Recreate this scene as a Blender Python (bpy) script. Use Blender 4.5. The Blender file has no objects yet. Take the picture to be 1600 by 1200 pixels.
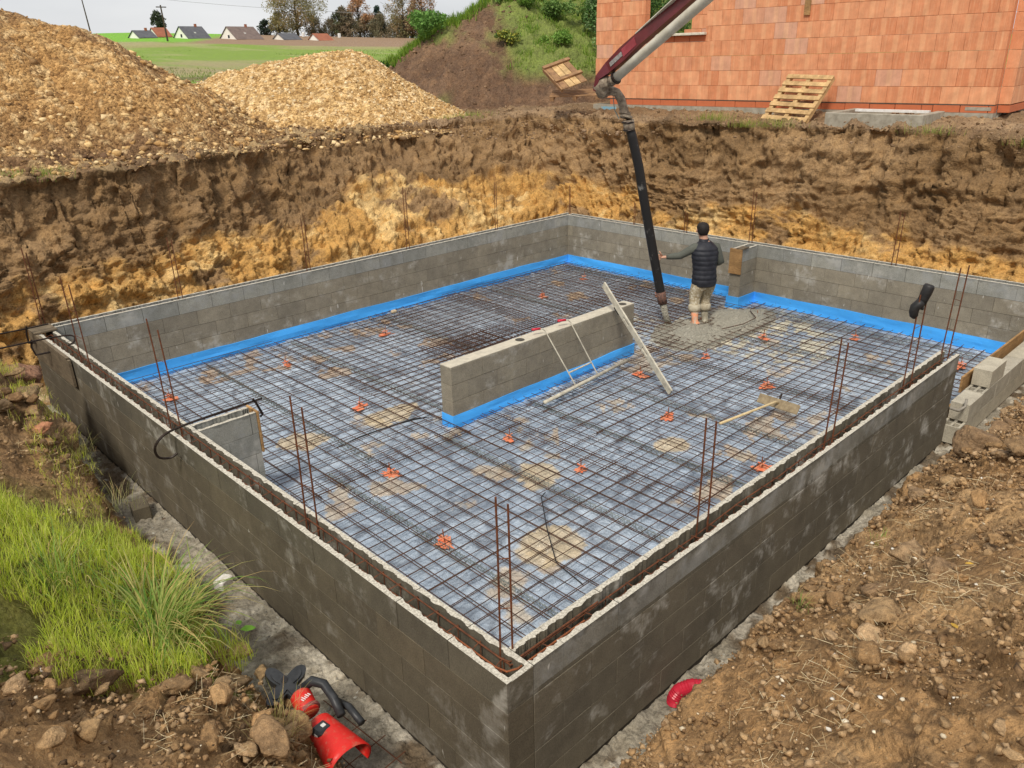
import bpy, math, random
import numpy as np
from mathutils import Vector, Matrix
R_ = math.radians
random.seed(7)
rng = np.random.default_rng(11)

# ------------------------------------------------------------------ scene, camera, world, sun
sc = bpy.context.scene
COL = sc.collection
W, L, H, HC = 10.347, 8.941, -1.035, 0.2153      # plan of the walls (z = 0 is the wall top), slab level, course height
CAM = Vector((-2.209, -2.425, 3.113))
YAW, PITCH, ROLL = 0.811, 0.395, -0.026
cam_d = bpy.data.cameras.new('camera'); cam = bpy.data.objects.new('camera', cam_d); COL.objects.link(cam)
cam_d.sensor_width = 36; cam_d.lens = 36*1230.55/1600
cam_d.clip_start = .05; cam_d.clip_end = 5000
fwd = Vector((math.cos(PITCH)*math.cos(YAW), math.cos(PITCH)*math.sin(YAW), -math.sin(PITCH)))
rt = Vector((math.sin(YAW), -math.cos(YAW), 0)); up = rt.cross(fwd)
r2 = rt*math.cos(ROLL)+up*math.sin(ROLL); u2 = -rt*math.sin(ROLL)+up*math.cos(ROLL)
M = Matrix((r2, u2, -fwd)).transposed().to_4x4(); M.translation = CAM
cam.matrix_world = M
sc.camera = cam

SUN_EL, SUN_AZ = R_(52), R_(208)                   # direction towards the sun (azimuth measured from +X towards +Y)
w = bpy.data.worlds.new('World'); sc.world = w; w.use_nodes = True
nt = w.node_tree; nt.nodes.clear()
def wn(t, **k):
    n = nt.nodes.new(t)
    for a, b in k.items(): setattr(n, a, b)
    return n
sky = wn('ShaderNodeTexSky', sky_type='NISHITA', sun_disc=False)
sky.sun_elevation = SUN_EL; sky.sun_rotation = R_(90)-SUN_AZ
tc = wn('ShaderNodeTexCoord'); mp = wn('ShaderNodeMapping'); mp.inputs['Scale'].default_value = (1.2, 1.2, 5)
no = wn('ShaderNodeTexNoise'); no.inputs['Scale'].default_value = 2.2; no.inputs['Detail'].default_value = 6
cr = wn('ShaderNodeValToRGB')
cr.color_ramp.elements[0].position = .32; cr.color_ramp.elements[0].color = (.475, .485, .505, 1)
cr.color_ramp.elements[1].position = .66; cr.color_ramp.elements[1].color = (.605, .605, .61, 1)
sca = wn('ShaderNodeVectorMath', operation='SCALE'); sca.inputs['Scale'].default_value = 10.0
mixc = wn('ShaderNodeMixRGB'); mixc.inputs[0].default_value = .93
bg = wn('ShaderNodeBackground'); bg.inputs['Strength'].default_value = .1
ou = wn('ShaderNodeOutputWorld')
lk = nt.links.new
lk(tc.outputs['Generated'], mp.inputs[0]); lk(mp.outputs[0], no.inputs['Vector']); lk(no.outputs[0], cr.inputs[0])
lk(cr.outputs[0], sca.inputs[0]); lk(sky.outputs[0], mixc.inputs[1]); lk(sca.outputs[0], mixc.inputs[2])
lk(mixc.outputs[0], bg.inputs['Color']); lk(bg.outputs[0], ou.inputs[0])
sl = bpy.data.lights.new('sun', 'SUN'); sl.energy = 2.2; sl.angle = R_(13); sl.color = (1, .93, .82)
so = bpy.data.objects.new('sun', sl); COL.objects.link(so)
sd = Vector((math.cos(SUN_EL)*math.cos(SUN_AZ), math.cos(SUN_EL)*math.sin(SUN_AZ), math.sin(SUN_EL)))
so.rotation_euler = sd.to_track_quat('Z', 'Y').to_euler(); so.location = (0, 0, 30)
sc.view_settings.view_transform = 'Standard'; sc.view_settings.look = 'None'
sc.view_settings.exposure = 0.5; sc.view_settings.gamma = 1; sc.view_settings.use_curve_mapping = False
sc.render.engine = 'CYCLES'
sc.cycles.max_bounces = 6

# ------------------------------------------------------------------ noise (numpy)
def _h(ix, iy, iz, seed):
    x = (ix.astype(np.int64)*374761393 + iy.astype(np.int64)*668265263 + iz.astype(np.int64)*2147483647 + seed*1274126177) & 0xffffffff
    x = ((x ^ (x >> 13))*1274126177) & 0xffffffff
    x = ((x ^ (x >> 16))*2246822519) & 0xffffffff
    return (x ^ (x >> 15)) & 0xffffffff
def hf(ix, iy, iz, seed): return _h(ix, iy, iz, seed)/4294967295.0
def vnoise(P, seed=0):
    F = np.floor(P); f = P-F; f = f*f*f*(f*(f*6-15)+10); i = F.astype(np.int64)
    out = 0
    for a in (0, 1):
        wa = f[:, 0] if a else 1-f[:, 0]
        for b in (0, 1):
            wb = f[:, 1] if b else 1-f[:, 1]
            for c in (0, 1):
                wc = f[:, 2] if c else 1-f[:, 2]
                out = out+wa*wb*wc*hf(i[:, 0]+a, i[:, 1]+b, i[:, 2]+c, seed)
    return out*2-1
def fbm(P, octv=4, seed=0, gain=.5, lac=2.03):
    a, s, out, q = 1., 0., 0, P.copy()
    for k in range(octv):
        out = out+a*vnoise(q, seed+k*17); s += a; a *= gain; q = q*lac+3.7
    return out/s
def P3(x, y, z=0):
    x = np.asarray(x, float); return np.stack([x, np.broadcast_to(y, x.shape), np.broadcast_to(z, x.shape)], -1).reshape(-1, 3)
def worley(x, y, seed=0):
    x = x.ravel(); y = y.ravel(); ix = np.floor(x).astype(np.int64); iy = np.floor(y).astype(np.int64)
    f1 = np.full(x.shape, 9.); f2 = np.full(x.shape, 9.); idr = np.zeros(x.shape)
    z = np.zeros_like(ix)
    for a in (-1, 0, 1):
        for b in (-1, 0, 1):
            cx = ix+a; cy = iy+b
            d = np.hypot(cx+hf(cx, cy, z, seed)-x, cy+hf(cx, cy, z, seed+5)-y)
            r = hf(cx, cy, z, seed+9)
            m = d < f1
            f2 = np.where(m, f1, np.minimum(f2, d)); idr = np.where(m, r, idr); f1 = np.where(m, d, f1)
    return f1, f2, idr
def slabs(x, y, seed=0, crack=.09):
    """broken ground: tilted plates of random height with cracks between"""
    x = x.ravel(); y = y.ravel(); ix = np.floor(x).astype(np.int64); iy = np.floor(y).astype(np.int64); z = np.zeros_like(ix)
    f1 = np.full(x.shape, 9.); f2 = np.full(x.shape, 9.); h = np.zeros(x.shape)
    for a in (-1, 0, 1):
        for b in (-1, 0, 1):
            cx = ix+a; cy = iy+b; ox = cx+hf(cx, cy, z, seed)-x; oy = cy+hf(cx, cy, z, seed+5)-y; d = np.maximum(np.abs(ox*.9+oy*.35), np.abs(oy*.9-ox*.3))*.6+np.hypot(ox, oy)*.5
            hh = hf(cx, cy, z, seed+9)-.5+(ox*(hf(cx, cy, z, seed+11)-.5)+oy*(hf(cx, cy, z, seed+13)-.5))*1.6
            m = d < f1; f2 = np.where(m, f1, np.minimum(f2, d)); h = np.where(m, hh, h); f1 = np.where(m, d, f1)
    ed = f2-f1
    return h*np.clip(ed/.12, 0, 1)**.5-np.clip(1-ed/crack, 0, 1)*.45
def sstep(a, b, x):
    t = np.clip((x-a)/(b-a), 0, 1); return t*t*(3-2*t)

# ------------------------------------------------------------------ materials
def srgb(r, g, b):
    f = lambda c: (c/255/12.92) if c/255 <= .04045 else ((c/255+.055)/1.055)**2.4
    return (f(r), f(g), f(b), 1)
class Mat:
    def __init__(s, name):
        s.m = bpy.data.materials.new(name); s.m.use_nodes = True; s.nt = s.m.node_tree
        s.b = s.nt.nodes['Principled BSDF']; s.b.inputs['Roughness'].default_value = .9
        s.b.inputs['Specular IOR Level'].default_value = .3
    def n(s, t, **k):
        n = s.nt.nodes.new(t)
        for a, b in k.items(): setattr(n, a, b)
        return n
    def l(s, a, b): s.nt.links.new(a, b)
    def coord(s, kind='pos', scale=(1, 1, 1)):
        if kind == 'pos': o = s.n('ShaderNodeNewGeometry').outputs['Position']
        else: o = s.n('ShaderNodeTexCoord').outputs['Object']
        m = s.n('ShaderNodeMapping'); m.inputs['Scale'].default_value = scale; s.l(o, m.inputs[0]); return m.outputs[0]
    def noise(s, scale, detail=4, rough=.55, co=None, kind='pos', stretch=(1, 1, 1), dist=0):
        t = s.n('ShaderNodeTexNoise'); t.inputs['Scale'].default_value = scale; t.inputs['Detail'].default_value = detail
        t.inputs['Roughness'].default_value = rough; t.inputs['Distortion'].default_value = dist
        s.l(co or s.coord(kind, stretch), t.inputs['Vector']); return t.outputs[0]
    def voro(s, scale, feature='F1', out='Distance', stretch=(1, 1, 1), kind='pos'):
        t = s.n('ShaderNodeTexVoronoi', feature=feature); t.inputs['Scale'].default_value = scale
        s.l(s.coord(kind, stretch), t.inputs['Vector']); return t.outputs[out]
    def ramp(s, fac, stops):
        r = s.n('ShaderNodeValToRGB'); e = r.color_ramp.elements
        while len(e) < len(stops): e.new(.5)
        for i, (p, c) in enumerate(stops): e[i].position = p; e[i].color = c if len(c) == 4 else (*c, 1)
        s.l(fac, r.inputs[0]); return r.outputs[0]
    def mask(s, fac, a, b): return s.ramp(fac, [(a, (0, 0, 0)), (b, (1, 1, 1))])
    def mix(s, fac, a, b, mode='MIX'):
        m = s.n('ShaderNodeMixRGB', blend_type=mode)
        for i, v in ((0, fac), (1, a), (2, b)):
            if isinstance(v, (int, float)): m.inputs[i].default_value = v if i == 0 else (v, v, v, 1)
            elif isinstance(v, tuple): m.inputs[i].default_value = v if len(v) == 4 else (*v, 1)
            else: s.l(v, m.inputs[i])
        return m.outputs[0]
    def math(s, op, a, b=0):
        m = s.n('ShaderNodeMath', operation=op)
        for i, v in ((0, a), (1, b)):
            if isinstance(v, (int, float)): m.inputs[i].default_value = v
            else: s.l(v, m.inputs[i])
        return m.outputs[0]
    def attr(s, name): a = s.n('ShaderNodeAttribute'); a.attribute_name = name; return a
    def rnd(s): return s.n('ShaderNodeObjectInfo').outputs['Random']
    def color(s, c):
        if isinstance(c, tuple): s.b.inputs['Base Color'].default_value = c if len(c) == 4 else (*c, 1)
        else: s.l(c, s.b.inputs['Base Color'])
        return s
    def rough(s, v):
        if isinstance(v, (int, float)): s.b.inputs['Roughness'].default_value = v
        else: s.l(v, s.b.inputs['Roughness'])
        return s
    def bump(s, h, dist=.01, strength=1):
        b = s.n('ShaderNodeBump'); b.inputs['Distance'].default_value = dist; b.inputs['Strength'].default_value = strength
        s.l(h, b.inputs['Height']); s.l(b.outputs[0], s.b.inputs['Normal']); return s
def simple(name, c, c2=None, rough=.8, scale=20, bump=.002, metal=0, spec=.3, kind='pos'):
    m = Mat(name); c2 = c2 or tuple(v*.65 for v in c[:3])
    n = m.noise(scale, 5, .6, kind=kind)
    m.color(m.mix(m.mask(n, .35, .68), c, c2)).rough(rough).bump(n, bump)
    m.b.inputs['Metallic'].default_value = metal; m.b.inputs['Specular IOR Level'].default_value = spec
    return m.m

# soil: colour zones come per vertex ("tint"), fine grain and relief from nodes
def soil_mat(name, bump=.02, fine=1.0):
    m = Mat(name); a = m.attr('tint').outputs['Color']
    n1 = m.noise(3.2, 6, .62); n2 = m.noise(26*fine, 6, .68); n3 = m.noise(110*fine, 3, .6)
    c = m.mix(1, a, m.ramp(n1, [(.25, (.68, .66, .64)), (.5, (1, 1, 1)), (.75, (1.28, 1.26, 1.2))]), 'MULTIPLY')
    c = m.mix(1, c, m.ramp(n2, [(.3, (.60, .57, .54)), (.5, (1, 1, 1)), (.72, (1.38, 1.35, 1.3))]), 'MULTIPLY')
    ng = m.noise(210*fine, 4, .75); c = m.mix(1, c, m.ramp(ng, [(.34, (.62, .60, .57)), (.5, (1, 1, 1)), (.66, (1.34, 1.32, 1.28))]), 'MULTIPLY')
    c = m.mix(m.math('SUBTRACT', 1.0, m.mask(m.voro(30*fine), .10, .17)), c, m.mix(.4, c, (.46, .36, .22)))
    m.color(c).rough(m.ramp(n1, [(.35, (.6, .6, .6)), (.6, (.95, .95, .95))]))
    hgt = m.math('ADD', m.math('MULTIPLY', n2, .8), m.math('MULTIPLY', n3, .12))
    hgt = m.math('SUBTRACT', hgt, m.math('MULTIPLY', m.voro(30*fine), .55))
    m.bump(hgt, bump, .9); m.b.inputs['Specular IOR Level'].default_value = .25
    return m.m
SOIL = soil_mat('soil', .026)
m_ = Mat('gravel'); a_ = m_.attr('tint').outputs['Color']; v1 = m_.voro(17, 'F1', 'Color'); vd = m_.voro(17); v2 = m_.voro(42, 'F1', 'Color'); vd2 = m_.voro(42)
g_ = m_.n('ShaderNodeSeparateXYZ'); m_.l(v1, g_.inputs[0]); g2_ = m_.n('ShaderNodeSeparateXYZ'); m_.l(v2, g2_.inputs[0])
c_ = m_.mix(1, a_, m_.ramp(g_.outputs[0], [(.0, (.52, .46, .40)), (.5, (1, 1, 1)), (.85, (1.15, 1.15, 1.15)), (1, (1.4, 1.45, 1.55))]), 'MULTIPLY')
c_ = m_.mix(1, c_, m_.ramp(g2_.outputs[0], [(.0, (.70, .66, .62)), (1, (1.25, 1.25, 1.25))]), 'MULTIPLY')
m_.color(c_).rough(.92).bump(m_.math('SUBTRACT', m_.math('MULTIPLY', vd2, -.35), vd), .05, .9); GRAVM = m_.m
SOILF = soil_mat('soil_far', .06, .5)

def block_mat(name, base, dark, stain=True, top=False, bloom=.6):
    m = Mat(name)
    r = m.rnd(); n1 = m.noise(1.6, 5, .6); n2 = m.noise(90, 4, .7); n3 = m.noise(7, 5, .65)
    c = m.mix(m.mask(n1, .3, .7), base, dark)
    c = m.mix(1, c, m.ramp(r, [(0, (.90, .90, .91)), (.5, (1, 1, 1)), (1, (1.08, 1.07, 1.05))]), 'MULTIPLY')
    c = m.mix(1, c, m.ramp(n2, [(.3, (.72, .72, .72)), (.6, (1.12, 1.12, 1.12))]), 'MULTIPLY')
    c = m.mix(1, c, m.ramp(n3, [(.3, (.84, .83, .82)), (.7, (1.13, 1.13, 1.12))]), 'MULTIPLY')
    if stain:      # efflorescence: pale blooms and short drips
        s1 = m.mask(m.noise(1.5, 5, .7, stretch=(1, 1, 1.6)), .50, .62)
        s2 = m.mask(m.noise(4.5, 4, .65, stretch=(1, 1, .7)), .47, .60)
        c = m.mix(m.math('MULTIPLY', m.math('MULTIPLY', s1, s2), bloom), c, (.52, .50, .45))
        d = m.mask(m.noise(17, 2, .5, stretch=(1, 1, .22)), .735, .76)
        c = m.mix(m.math('MULTIPLY', d, .8), c, (.62, .60, .55))
    if top:        # wet waterline near the top of the shuttering course
        z = m.n('ShaderNodeSeparateXYZ'); m.l(m.n('ShaderNodeNewGeometry').outputs['Position'], z.inputs[0])
        h = m.math('ADD', z.outputs[2], m.math('MULTIPLY', m.noise(9, 4, .7), .16))
        c = m.mix(m.math('MULTIPLY', m.mask(h, .052, .068), .55), c, tuple(v*.5 for v in dark[:3]))
        c = m.mix(m.math('MULTIPLY', m.mask(m.noise(3.0, 5, .7), .5, .62), .4), c, (.34, .35, .35))
    m.color(c).rough(.92).bump(m.math('ADD', m.math('MULTIPLY', n2, .6), n3), .005, .8)
    return m.m
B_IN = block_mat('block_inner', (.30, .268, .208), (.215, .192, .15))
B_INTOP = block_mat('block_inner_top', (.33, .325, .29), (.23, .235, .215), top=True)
B_OUT = block_mat('block_outer_wet_shaded', (.145, .122, .084), (.105, .088, .062), bloom=.32)  # near walls' outer faces: damp tone plus trench shade painted into the colour
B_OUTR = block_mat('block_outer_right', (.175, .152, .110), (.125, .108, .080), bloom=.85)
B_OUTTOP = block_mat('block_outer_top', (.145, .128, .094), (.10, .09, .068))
B_RTOP = block_mat('block_right_top', (.27, .262, .235), (.13, .12, .095), top=True)
B_ISL = block_mat('block_island', (.30, .268, .205), (.215, .19, .15))
B_PALE = block_mat('block_pale', (.50, .46, .37), (.38, .35, .28), stain=False)
MORTAR = simple('mortar', (.085, .076, .060), (.05, .045, .036), scale=40)
MORTAR_D = simple('mortar_dark', (.040, .034, .026), (.024, .02, .016), scale=40)
CAPM = simple('mortar_cap', (.58, .53, .42), (.45, .41, .33), scale=14, bump=.004)
m_ = Mat('broken_edge'); nn = m_.noise(60, 5, .7); m_.color(m_.mix(m_.mask(nn, .4, .6), (.66, .62, .52), (.36, .33, .27))).bump(nn, .006); EDGE = m_.m
BLUE = None
m_ = Mat('blue_foam'); nn = m_.noise(5, 4, .6); dd = m_.mask(m_.noise(7, 6, .78), .60, .70)
m_.color(m_.mix(m_.math('MULTIPLY', dd, .65), m_.mix(nn, (.06, .38, .95), (.08, .44, 1.0)), (.12, .13, .13))).rough(.42).bump(nn, .01); BLUE = m_.m
# rust
m_ = Mat('rust_bar'); nn = m_.noise(30, 4, .7); m_.color(m_.mix(m_.mask(nn, .35, .65), (.20, .070, .030), (.085, .035, .020))).rough(.75).bump(nn, .001); m_.b.inputs['Metallic'].default_value = .15; RUST = m_.m
m_ = Mat('rust_dark'); nn = m_.noise(12, 4, .7); m_.color(m_.mix(m_.mask(nn, .35, .65), (.12, .058, .034), (.055, .034, .025))).rough(.7); m_.b.inputs['Metallic'].default_value = .2; MESHM = m_.m
m_ = Mat('rust_bright'); nn = m_.noise(25, 4, .7); m_.color(m_.mix(m_.mask(nn, .35, .65), (.33, .105, .035), (.17, .055, .024))).rough(.8); RUSTB = m_.m
STEEL = simple('dark_steel', (.045, .030, .024), (.02, .016, .014), rough=.45, metal=.5, scale=18)
GALV = simple('galvanised', (.30, .33, .30), (.13, .15, .14), rough=.5, metal=.3, scale=8)
WOOD = None
def wood(name, c1, c2, stretch=(2, 2, 14), scale=3):
    m = Mat(name); n = m.noise(scale, 6, .65, kind='obj', stretch=stretch, dist=1.2); n2 = m.noise(5, 5, .6)
    c = m.mix(m.mask(n, .35, .68), c1, c2); c = m.mix(1, c, m.ramp(n2, [(.3, (.7, .7, .7)), (.7, (1.2, 1.2, 1.2))]), 'MULTIPLY')
    m.color(c).rough(.8).bump(n, .003); return m.m
WOOD = wood('plank_wood', (.46, .27, .11), (.25, .14, .06))
WOODP = wood('pallet_wood', (.62, .42, .20), (.40, .25, .11))
WOODR = wood('weathered_pallet', (.36, .21, .10), (.20, .11, .06))
WOODG = wood('grey_board', (.20, .155, .10), (.11, .085, .058))
PALEW = simple('pale_dusty', (.60, .56, .45), (.36, .33, .27), scale=12, rough=.8)
ORANGE = simple('orange_paint', (.86, .17, .06), (.62, .33, .20), scale=16, rough=.7)
BLACK = simple('black_rubber', (.014, .014, .015), (.03, .028, .027), rough=.5, scale=15)
m_ = Mat('hose_rubber'); nn = m_.noise(9, 5, .7, kind='obj'); m_.color(m_.mix(m_.mask(nn, .6, .72), (.018, .017, .017), (.17, .165, .155))).rough(.42); HOSEM = m_.m
PIPEW = simple('cream_pipe', (.72, .69, .58), (.52, .48, .38), rough=.45, scale=5)
CRUST = simple('crusted_steel', (.36, .30, .22), (.14, .10, .075), rough=.85, scale=22, bump=.01)
MAROON = simple('maroon_paint', (.16, .022, .028), (.085, .012, .018), rough=.35, scale=3, spec=.5)
MAROONL = simple('maroon_light', (.38, .06, .08), (.25, .04, .05), rough=.4, scale=6)
LABELM = simple('grey_sticker', (.38, .36, .34), (.2, .18, .17), scale=25)
m_ = Mat('red_plastic'); nn = m_.noise(14, 6, .75); n2_ = m_.noise(45, 4, .7); m_.color(m_.mix(m_.math('MULTIPLY', m_.mask(nn, .50, .66), .55), m_.mix(n2_, (.74, .03, .022), (.58, .02, .015)), (.34, .23, .14))).rough(m_.ramp(nn, [(.4, (.3, .3, .3)), (.6, (.75, .75, .75))])).bump(n2_, .001); REDP = m_.m
REDR = simple('red_pipe', (.62, .03, .06), (.45, .02, .04), rough=.35, scale=10)
BLKP = simple('black_plastic', (.022, .024, .026), (.045, .047, .05), rough=.42, scale=20)
WHITE = simple('white_paint', (.80, .80, .78), (.62, .61, .57), scale=10, rough=.6)
CONC = simple('cast_concrete', (.40, .37, .30), (.26, .235, .185), scale=9, bump=.006)
m_ = Mat('wet_concrete'); n1 = m_.noise(30, 6, .75); n2 = m_.voro(55)
m_.color(m_.mix(m_.mask(n1, .35, .65), (.52, .49, .40), (.33, .31, .25))).rough(.45).bump(m_.math('ADD', n1, n2), .03); WETC = m_.m

# ------------------------------------------------------------------ mesh helpers
def tag(o, label=None, cat=None, group=None, kind=None):
    if label: o['label'] = label
    if cat: o['category'] = cat
    if group: o['group'] = group
    if kind: o['kind'] = kind
    return o
def empty(name, label, cat, loc=(0, 0, 0), rot=(0, 0, 0), group=None):
    o = bpy.data.objects.new(name, None); COL.objects.link(o); o.location = loc; o.rotation_euler = rot
    o.empty_display_size = .1
    return tag(o, label, cat, group)
def link(name, me, parent=None, loc=(0, 0, 0), rot=(0, 0, 0), scale=(1, 1, 1)):
    o = bpy.data.objects.new(name, me); COL.objects.link(o); o.location = loc; o.rotation_euler = rot; o.scale = scale
    if parent: o.parent = parent
    return o
class MB:
    def __init__(s): s.v = []; s.f = []; s.mi = []
    def add(s, vs, fs, mi=0):
        k = len(s.v); s.v += [tuple(v) for v in vs]; s.f += [tuple(i+k for i in f) for f in fs]; s.mi += [mi]*len(fs); return s
    def box(s, a, b, T=None, mi=0):
        x0, y0, z0 = a; x1, y1, z1 = b
        v = [(x0,y0,z0),(x1,y0,z0),(x1,y1,z0),(x0,y1,z0),(x0,y0,z1),(x1,y0,z1),(x1,y1,z1),(x0,y1,z1)]
        if T is not None: v = [T @ Vector(q) for q in v]
        return s.add(v, [(0,3,2,1),(4,5,6,7),(0,1,5,4),(1,2,6,5),(2,3,7,6),(3,0,4,7)], mi)
    def cbox(s, a, b, c=.006, T=None, mi=0):      # chamfered box
        x0, y0, z0 = a; x1, y1, z1 = b; v = []
        for (X, Y, Z, sx, sy, sz) in [(x,y,z,1 if x==x0 else -1,1 if y==y0 else -1,1 if z==z0 else -1) for x in (x0,x1) for y in (y0,y1) for z in (z0,z1)]:
            v += [(X, Y+sy*c, Z+sz*c), (X+sx*c, Y, Z+sz*c), (X+sx*c, Y+sy*c, Z)]
        if T is not None: v = [T @ Vector(q) for q in v]
        bm = __import__('bmesh').new()
        for q in v: bm.verts.new(q)
        r = __import__('bmesh').ops.convex_hull(bm, input=bm.verts); bm.verts.index_update()
        __import__('bmesh').ops.dissolve_limit(bm, angle_limit=.02, verts=bm.verts, edges=bm.edges)
        bm.verts.index_update()
        s.add([q.co[:] for q in bm.verts], [[q.index for q in f.verts] for f in bm.faces], mi); bm.free(); return s
    def bar(s, a, b, wd, ht, mi=0):               # box section from a to b
        a, b = Vector(a), Vector(b); d = (b-a); ln = d.length; q = d.to_track_quat('X', 'Z').to_matrix().to_4x4(); q.translation = a
        return s.box((0, -wd/2, -ht/2), (ln, wd/2, ht/2), q, mi)
    def tube(s, pts, r, n=8, mi=0, cap=True):
        pts = [Vector(p) for p in pts]; rs = r if hasattr(r, '__len__') else [r]*len(pts); k = len(s.v); prev = None
        for i, p in enumerate(pts):
            d = (pts[min(i+1, len(pts)-1)]-pts[max(i-1, 0)]).normalized()
            if prev is None: u = d.orthogonal().normalized()
            else: u = (prev-d*prev.dot(d)).normalized()
            prev = u; v = d.cross(u)
            for j in range(n):
                a = 2*math.pi*j/n; s.v.append(tuple(p+(u*math.cos(a)+v*math.sin(a))*rs[i]))
        for i in range(len(pts)-1):
            for j in range(n):
                a = k+i*n+j; b = k+i*n+(j+1) % n; s.f.append((a, b, b+n, a+n)); s.mi.append(mi)
        if cap:
            s.f.append(tuple(k+j for j in range(n))[::-1]); s.mi.append(mi)
            e = k+(len(pts)-1)*n; s.f.append(tuple(e+j for j in range(n))); s.mi.append(mi)
        return s
    def lathe(s, prof, n=16, T=None, mi=0):
        k = len(s.v)
        for (r, z) in prof:
            for j in range(n):
                a = 2*math.pi*j/n; q = Vector((r*math.cos(a), r*math.sin(a), z)); s.v.append(tuple(T @ q if T is not None else q))
        for i in range(len(prof)-1):
            for j in range(n):
                a = k+i*n+j; b = k+i*n+(j+1) % n; s.f.append((a, b, b+n, a+n)); s.mi.append(mi)
        s.f.append(tuple(k+j for j in range(n))[::-1]); s.mi.append(mi)
        e = k+(len(prof)-1)*n; s.f.append(tuple(e+j for j in range(n))); s.mi.append(mi)
        return s
    def poly(s, pts, z0, z1, T=None, mi=0, mtop=None):  # extruded outline (x, y)
        n = len(pts); v = [(x, y, z0) for x, y in pts]+[(x, y, z1) for x, y in pts]
        if T is not None: v = [T @ Vector(q) for q in v]
        k = len(s.v); s.v += [tuple(q) for q in v]
        for j in range(n): s.f.append((k+j, k+(j+1) % n, k+n+(j+1) % n, k+n+j)); s.mi.append(mi)
        s.f.append(tuple(k+j for j in range(n))[::-1]); s.mi.append(mi)
        s.f.append(tuple(k+n+j for j in range(n))); s.mi.append(mi if mtop is None else mtop); return s
    def mesh(s, name, mats, smooth=False):
        me = bpy.data.meshes.new(name); me.from_pydata(s.v, [], s.f)
        for m in (mats if isinstance(mats, (list, tuple)) else [mats]): me.materials.append(m)
        me.polygons.foreach_set('material_index', s.mi)
        if smooth: me.polygons.foreach_set('use_smooth', [True]*len(s.f))
        me.update(); return me
    def obj(s, name, mats, parent=None, smooth=False, **k): return link(name, s.mesh(name, mats, smooth), parent, **k)
def np_mesh(name, V, F, mat, tint=None, smooth=True):
    me = bpy.data.meshes.new(name); V = np.asarray(V, np.float32); F = np.asarray(F, np.int32); k = F.shape[1]
    me.vertices.add(len(V)); me.vertices.foreach_set('co', V.ravel())
    me.loops.add(F.size); me.loops.foreach_set('vertex_index', F.ravel())
    me.polygons.add(len(F)); me.polygons.foreach_set('loop_start', np.arange(0, F.size, k, dtype=np.int32))
    me.polygons.foreach_set('loop_total', np.full(len(F), k, np.int32))
    if smooth: me.polygons.foreach_set('use_smooth', np.ones(len(F), bool))
    if tint is not None:
        a = me.color_attributes.new('tint', 'FLOAT_COLOR', 'POINT')
        c = np.ones((len(V), 4), np.float32); c[:, :3] = tint; a.data.foreach_set('color', c.ravel())
    me.materials.append(mat); me.update(calc_edges=True); me.validate(); return me
def grid_faces(nr, nc, wrap=False):
    r = np.arange(nr-1)[:, None]; c = np.arange(nc if wrap else nc-1)[None, :]; c1 = (c+1) % nc
    return np.stack([r*nc+c, r*nc+c1, (r+1)*nc+c1, (r+1)*nc+c], -1).reshape(-1, 4)
def C3(*a): return np.array(a, float)
def cmix(a, b, t): t = np.asarray(t)[..., None]; return a*(1-t)+b*t

# ------------------------------------------------------------------ terrain
def base_z(x, y):
    t = np.maximum(0, .5*x+.87*y-12)
    t2 = np.minimum(t, 132)
    az = np.degrees(np.arctan2(y+2.425, x+2.209)); q = np.clip(.000147+.0000058*(az-58), .00009, .00021)
    z = 1.6+.020*t2+q*t2*t2 - np.maximum(0, t-132)*.01
    z = z+np.clip((x-11.5)*.09, 0, .25)*sstep(16, 8, y)
    return z
#  foot x,y | edge x,y | edge z | run over which the top levels out | column spacing
CT = [(-.9,9.6,-2.0,10.6,1.55,2,.05),(.5,9.9,.45,10.75,1.58,1,.030),(2,9.95,2.0,11.0,1.60,1,.030),(4.5,9.95,4.6,11.75,1.62,1,.030),
 (6.5,9.95,6.8,12.7,1.62,1,.030),(8.8,9.95,9.2,12.9,1.66,1,.030),(10.6,9.95,11.0,12.6,1.68,1,.030),(11.35,9.5,12.3,12.0,1.70,1,.030),
 (11.45,8.7,12.55,10.3,1.72,1,.030),(11.45,7.1,12.0,7.6,1.72,1,.030),(11.45,5.4,12.25,5.6,1.74,1,.030),(11.45,4,12.75,4.1,1.74,1,.030),
 (11.45,2.4,12.6,2.3,1.72,1,.030),(11.4,1.1,12.4,.9,1.66,1,.030),(11.2,.2,12.1,-.3,1.6,1,.030),(10.85,-.45,11.5,-1.3,1.35,1.5,.03),
 (10.1,-.5,10.2,-1.05,.35,3,.025),(9,-.5,9.1,-.8,-.1,3,.025),(7.5,-.5,7.5,-.80,-.32,3,.025),(5,-.44,5,-.66,-.24,3,.022),
 (3,-.44,3,-.66,-.15,3,.021),(1.2,-.42,1.2,-.66,-.12,3,.020),(.2,-.46,.05,-.68,-.15,3,.020),(-.25,-.50,-.42,-.82,-.32,3,.020),(-.47,-.42,-.72,-.62,-.58,3,.020),
 (-.5,.5,-.72,.4,-.70,3,.020),(-.5,2,-.74,2,-.78,3,.020),(-.42,4,-.66,4,-.78,3,.021),(-.30,6.2,-.50,6.3,-.62,3,.020),
 (-.34,7.4,-.62,7.5,-.42,3,.024),(-.6,8.7,-1.0,9.0,.2,2.5,.030)]
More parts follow.
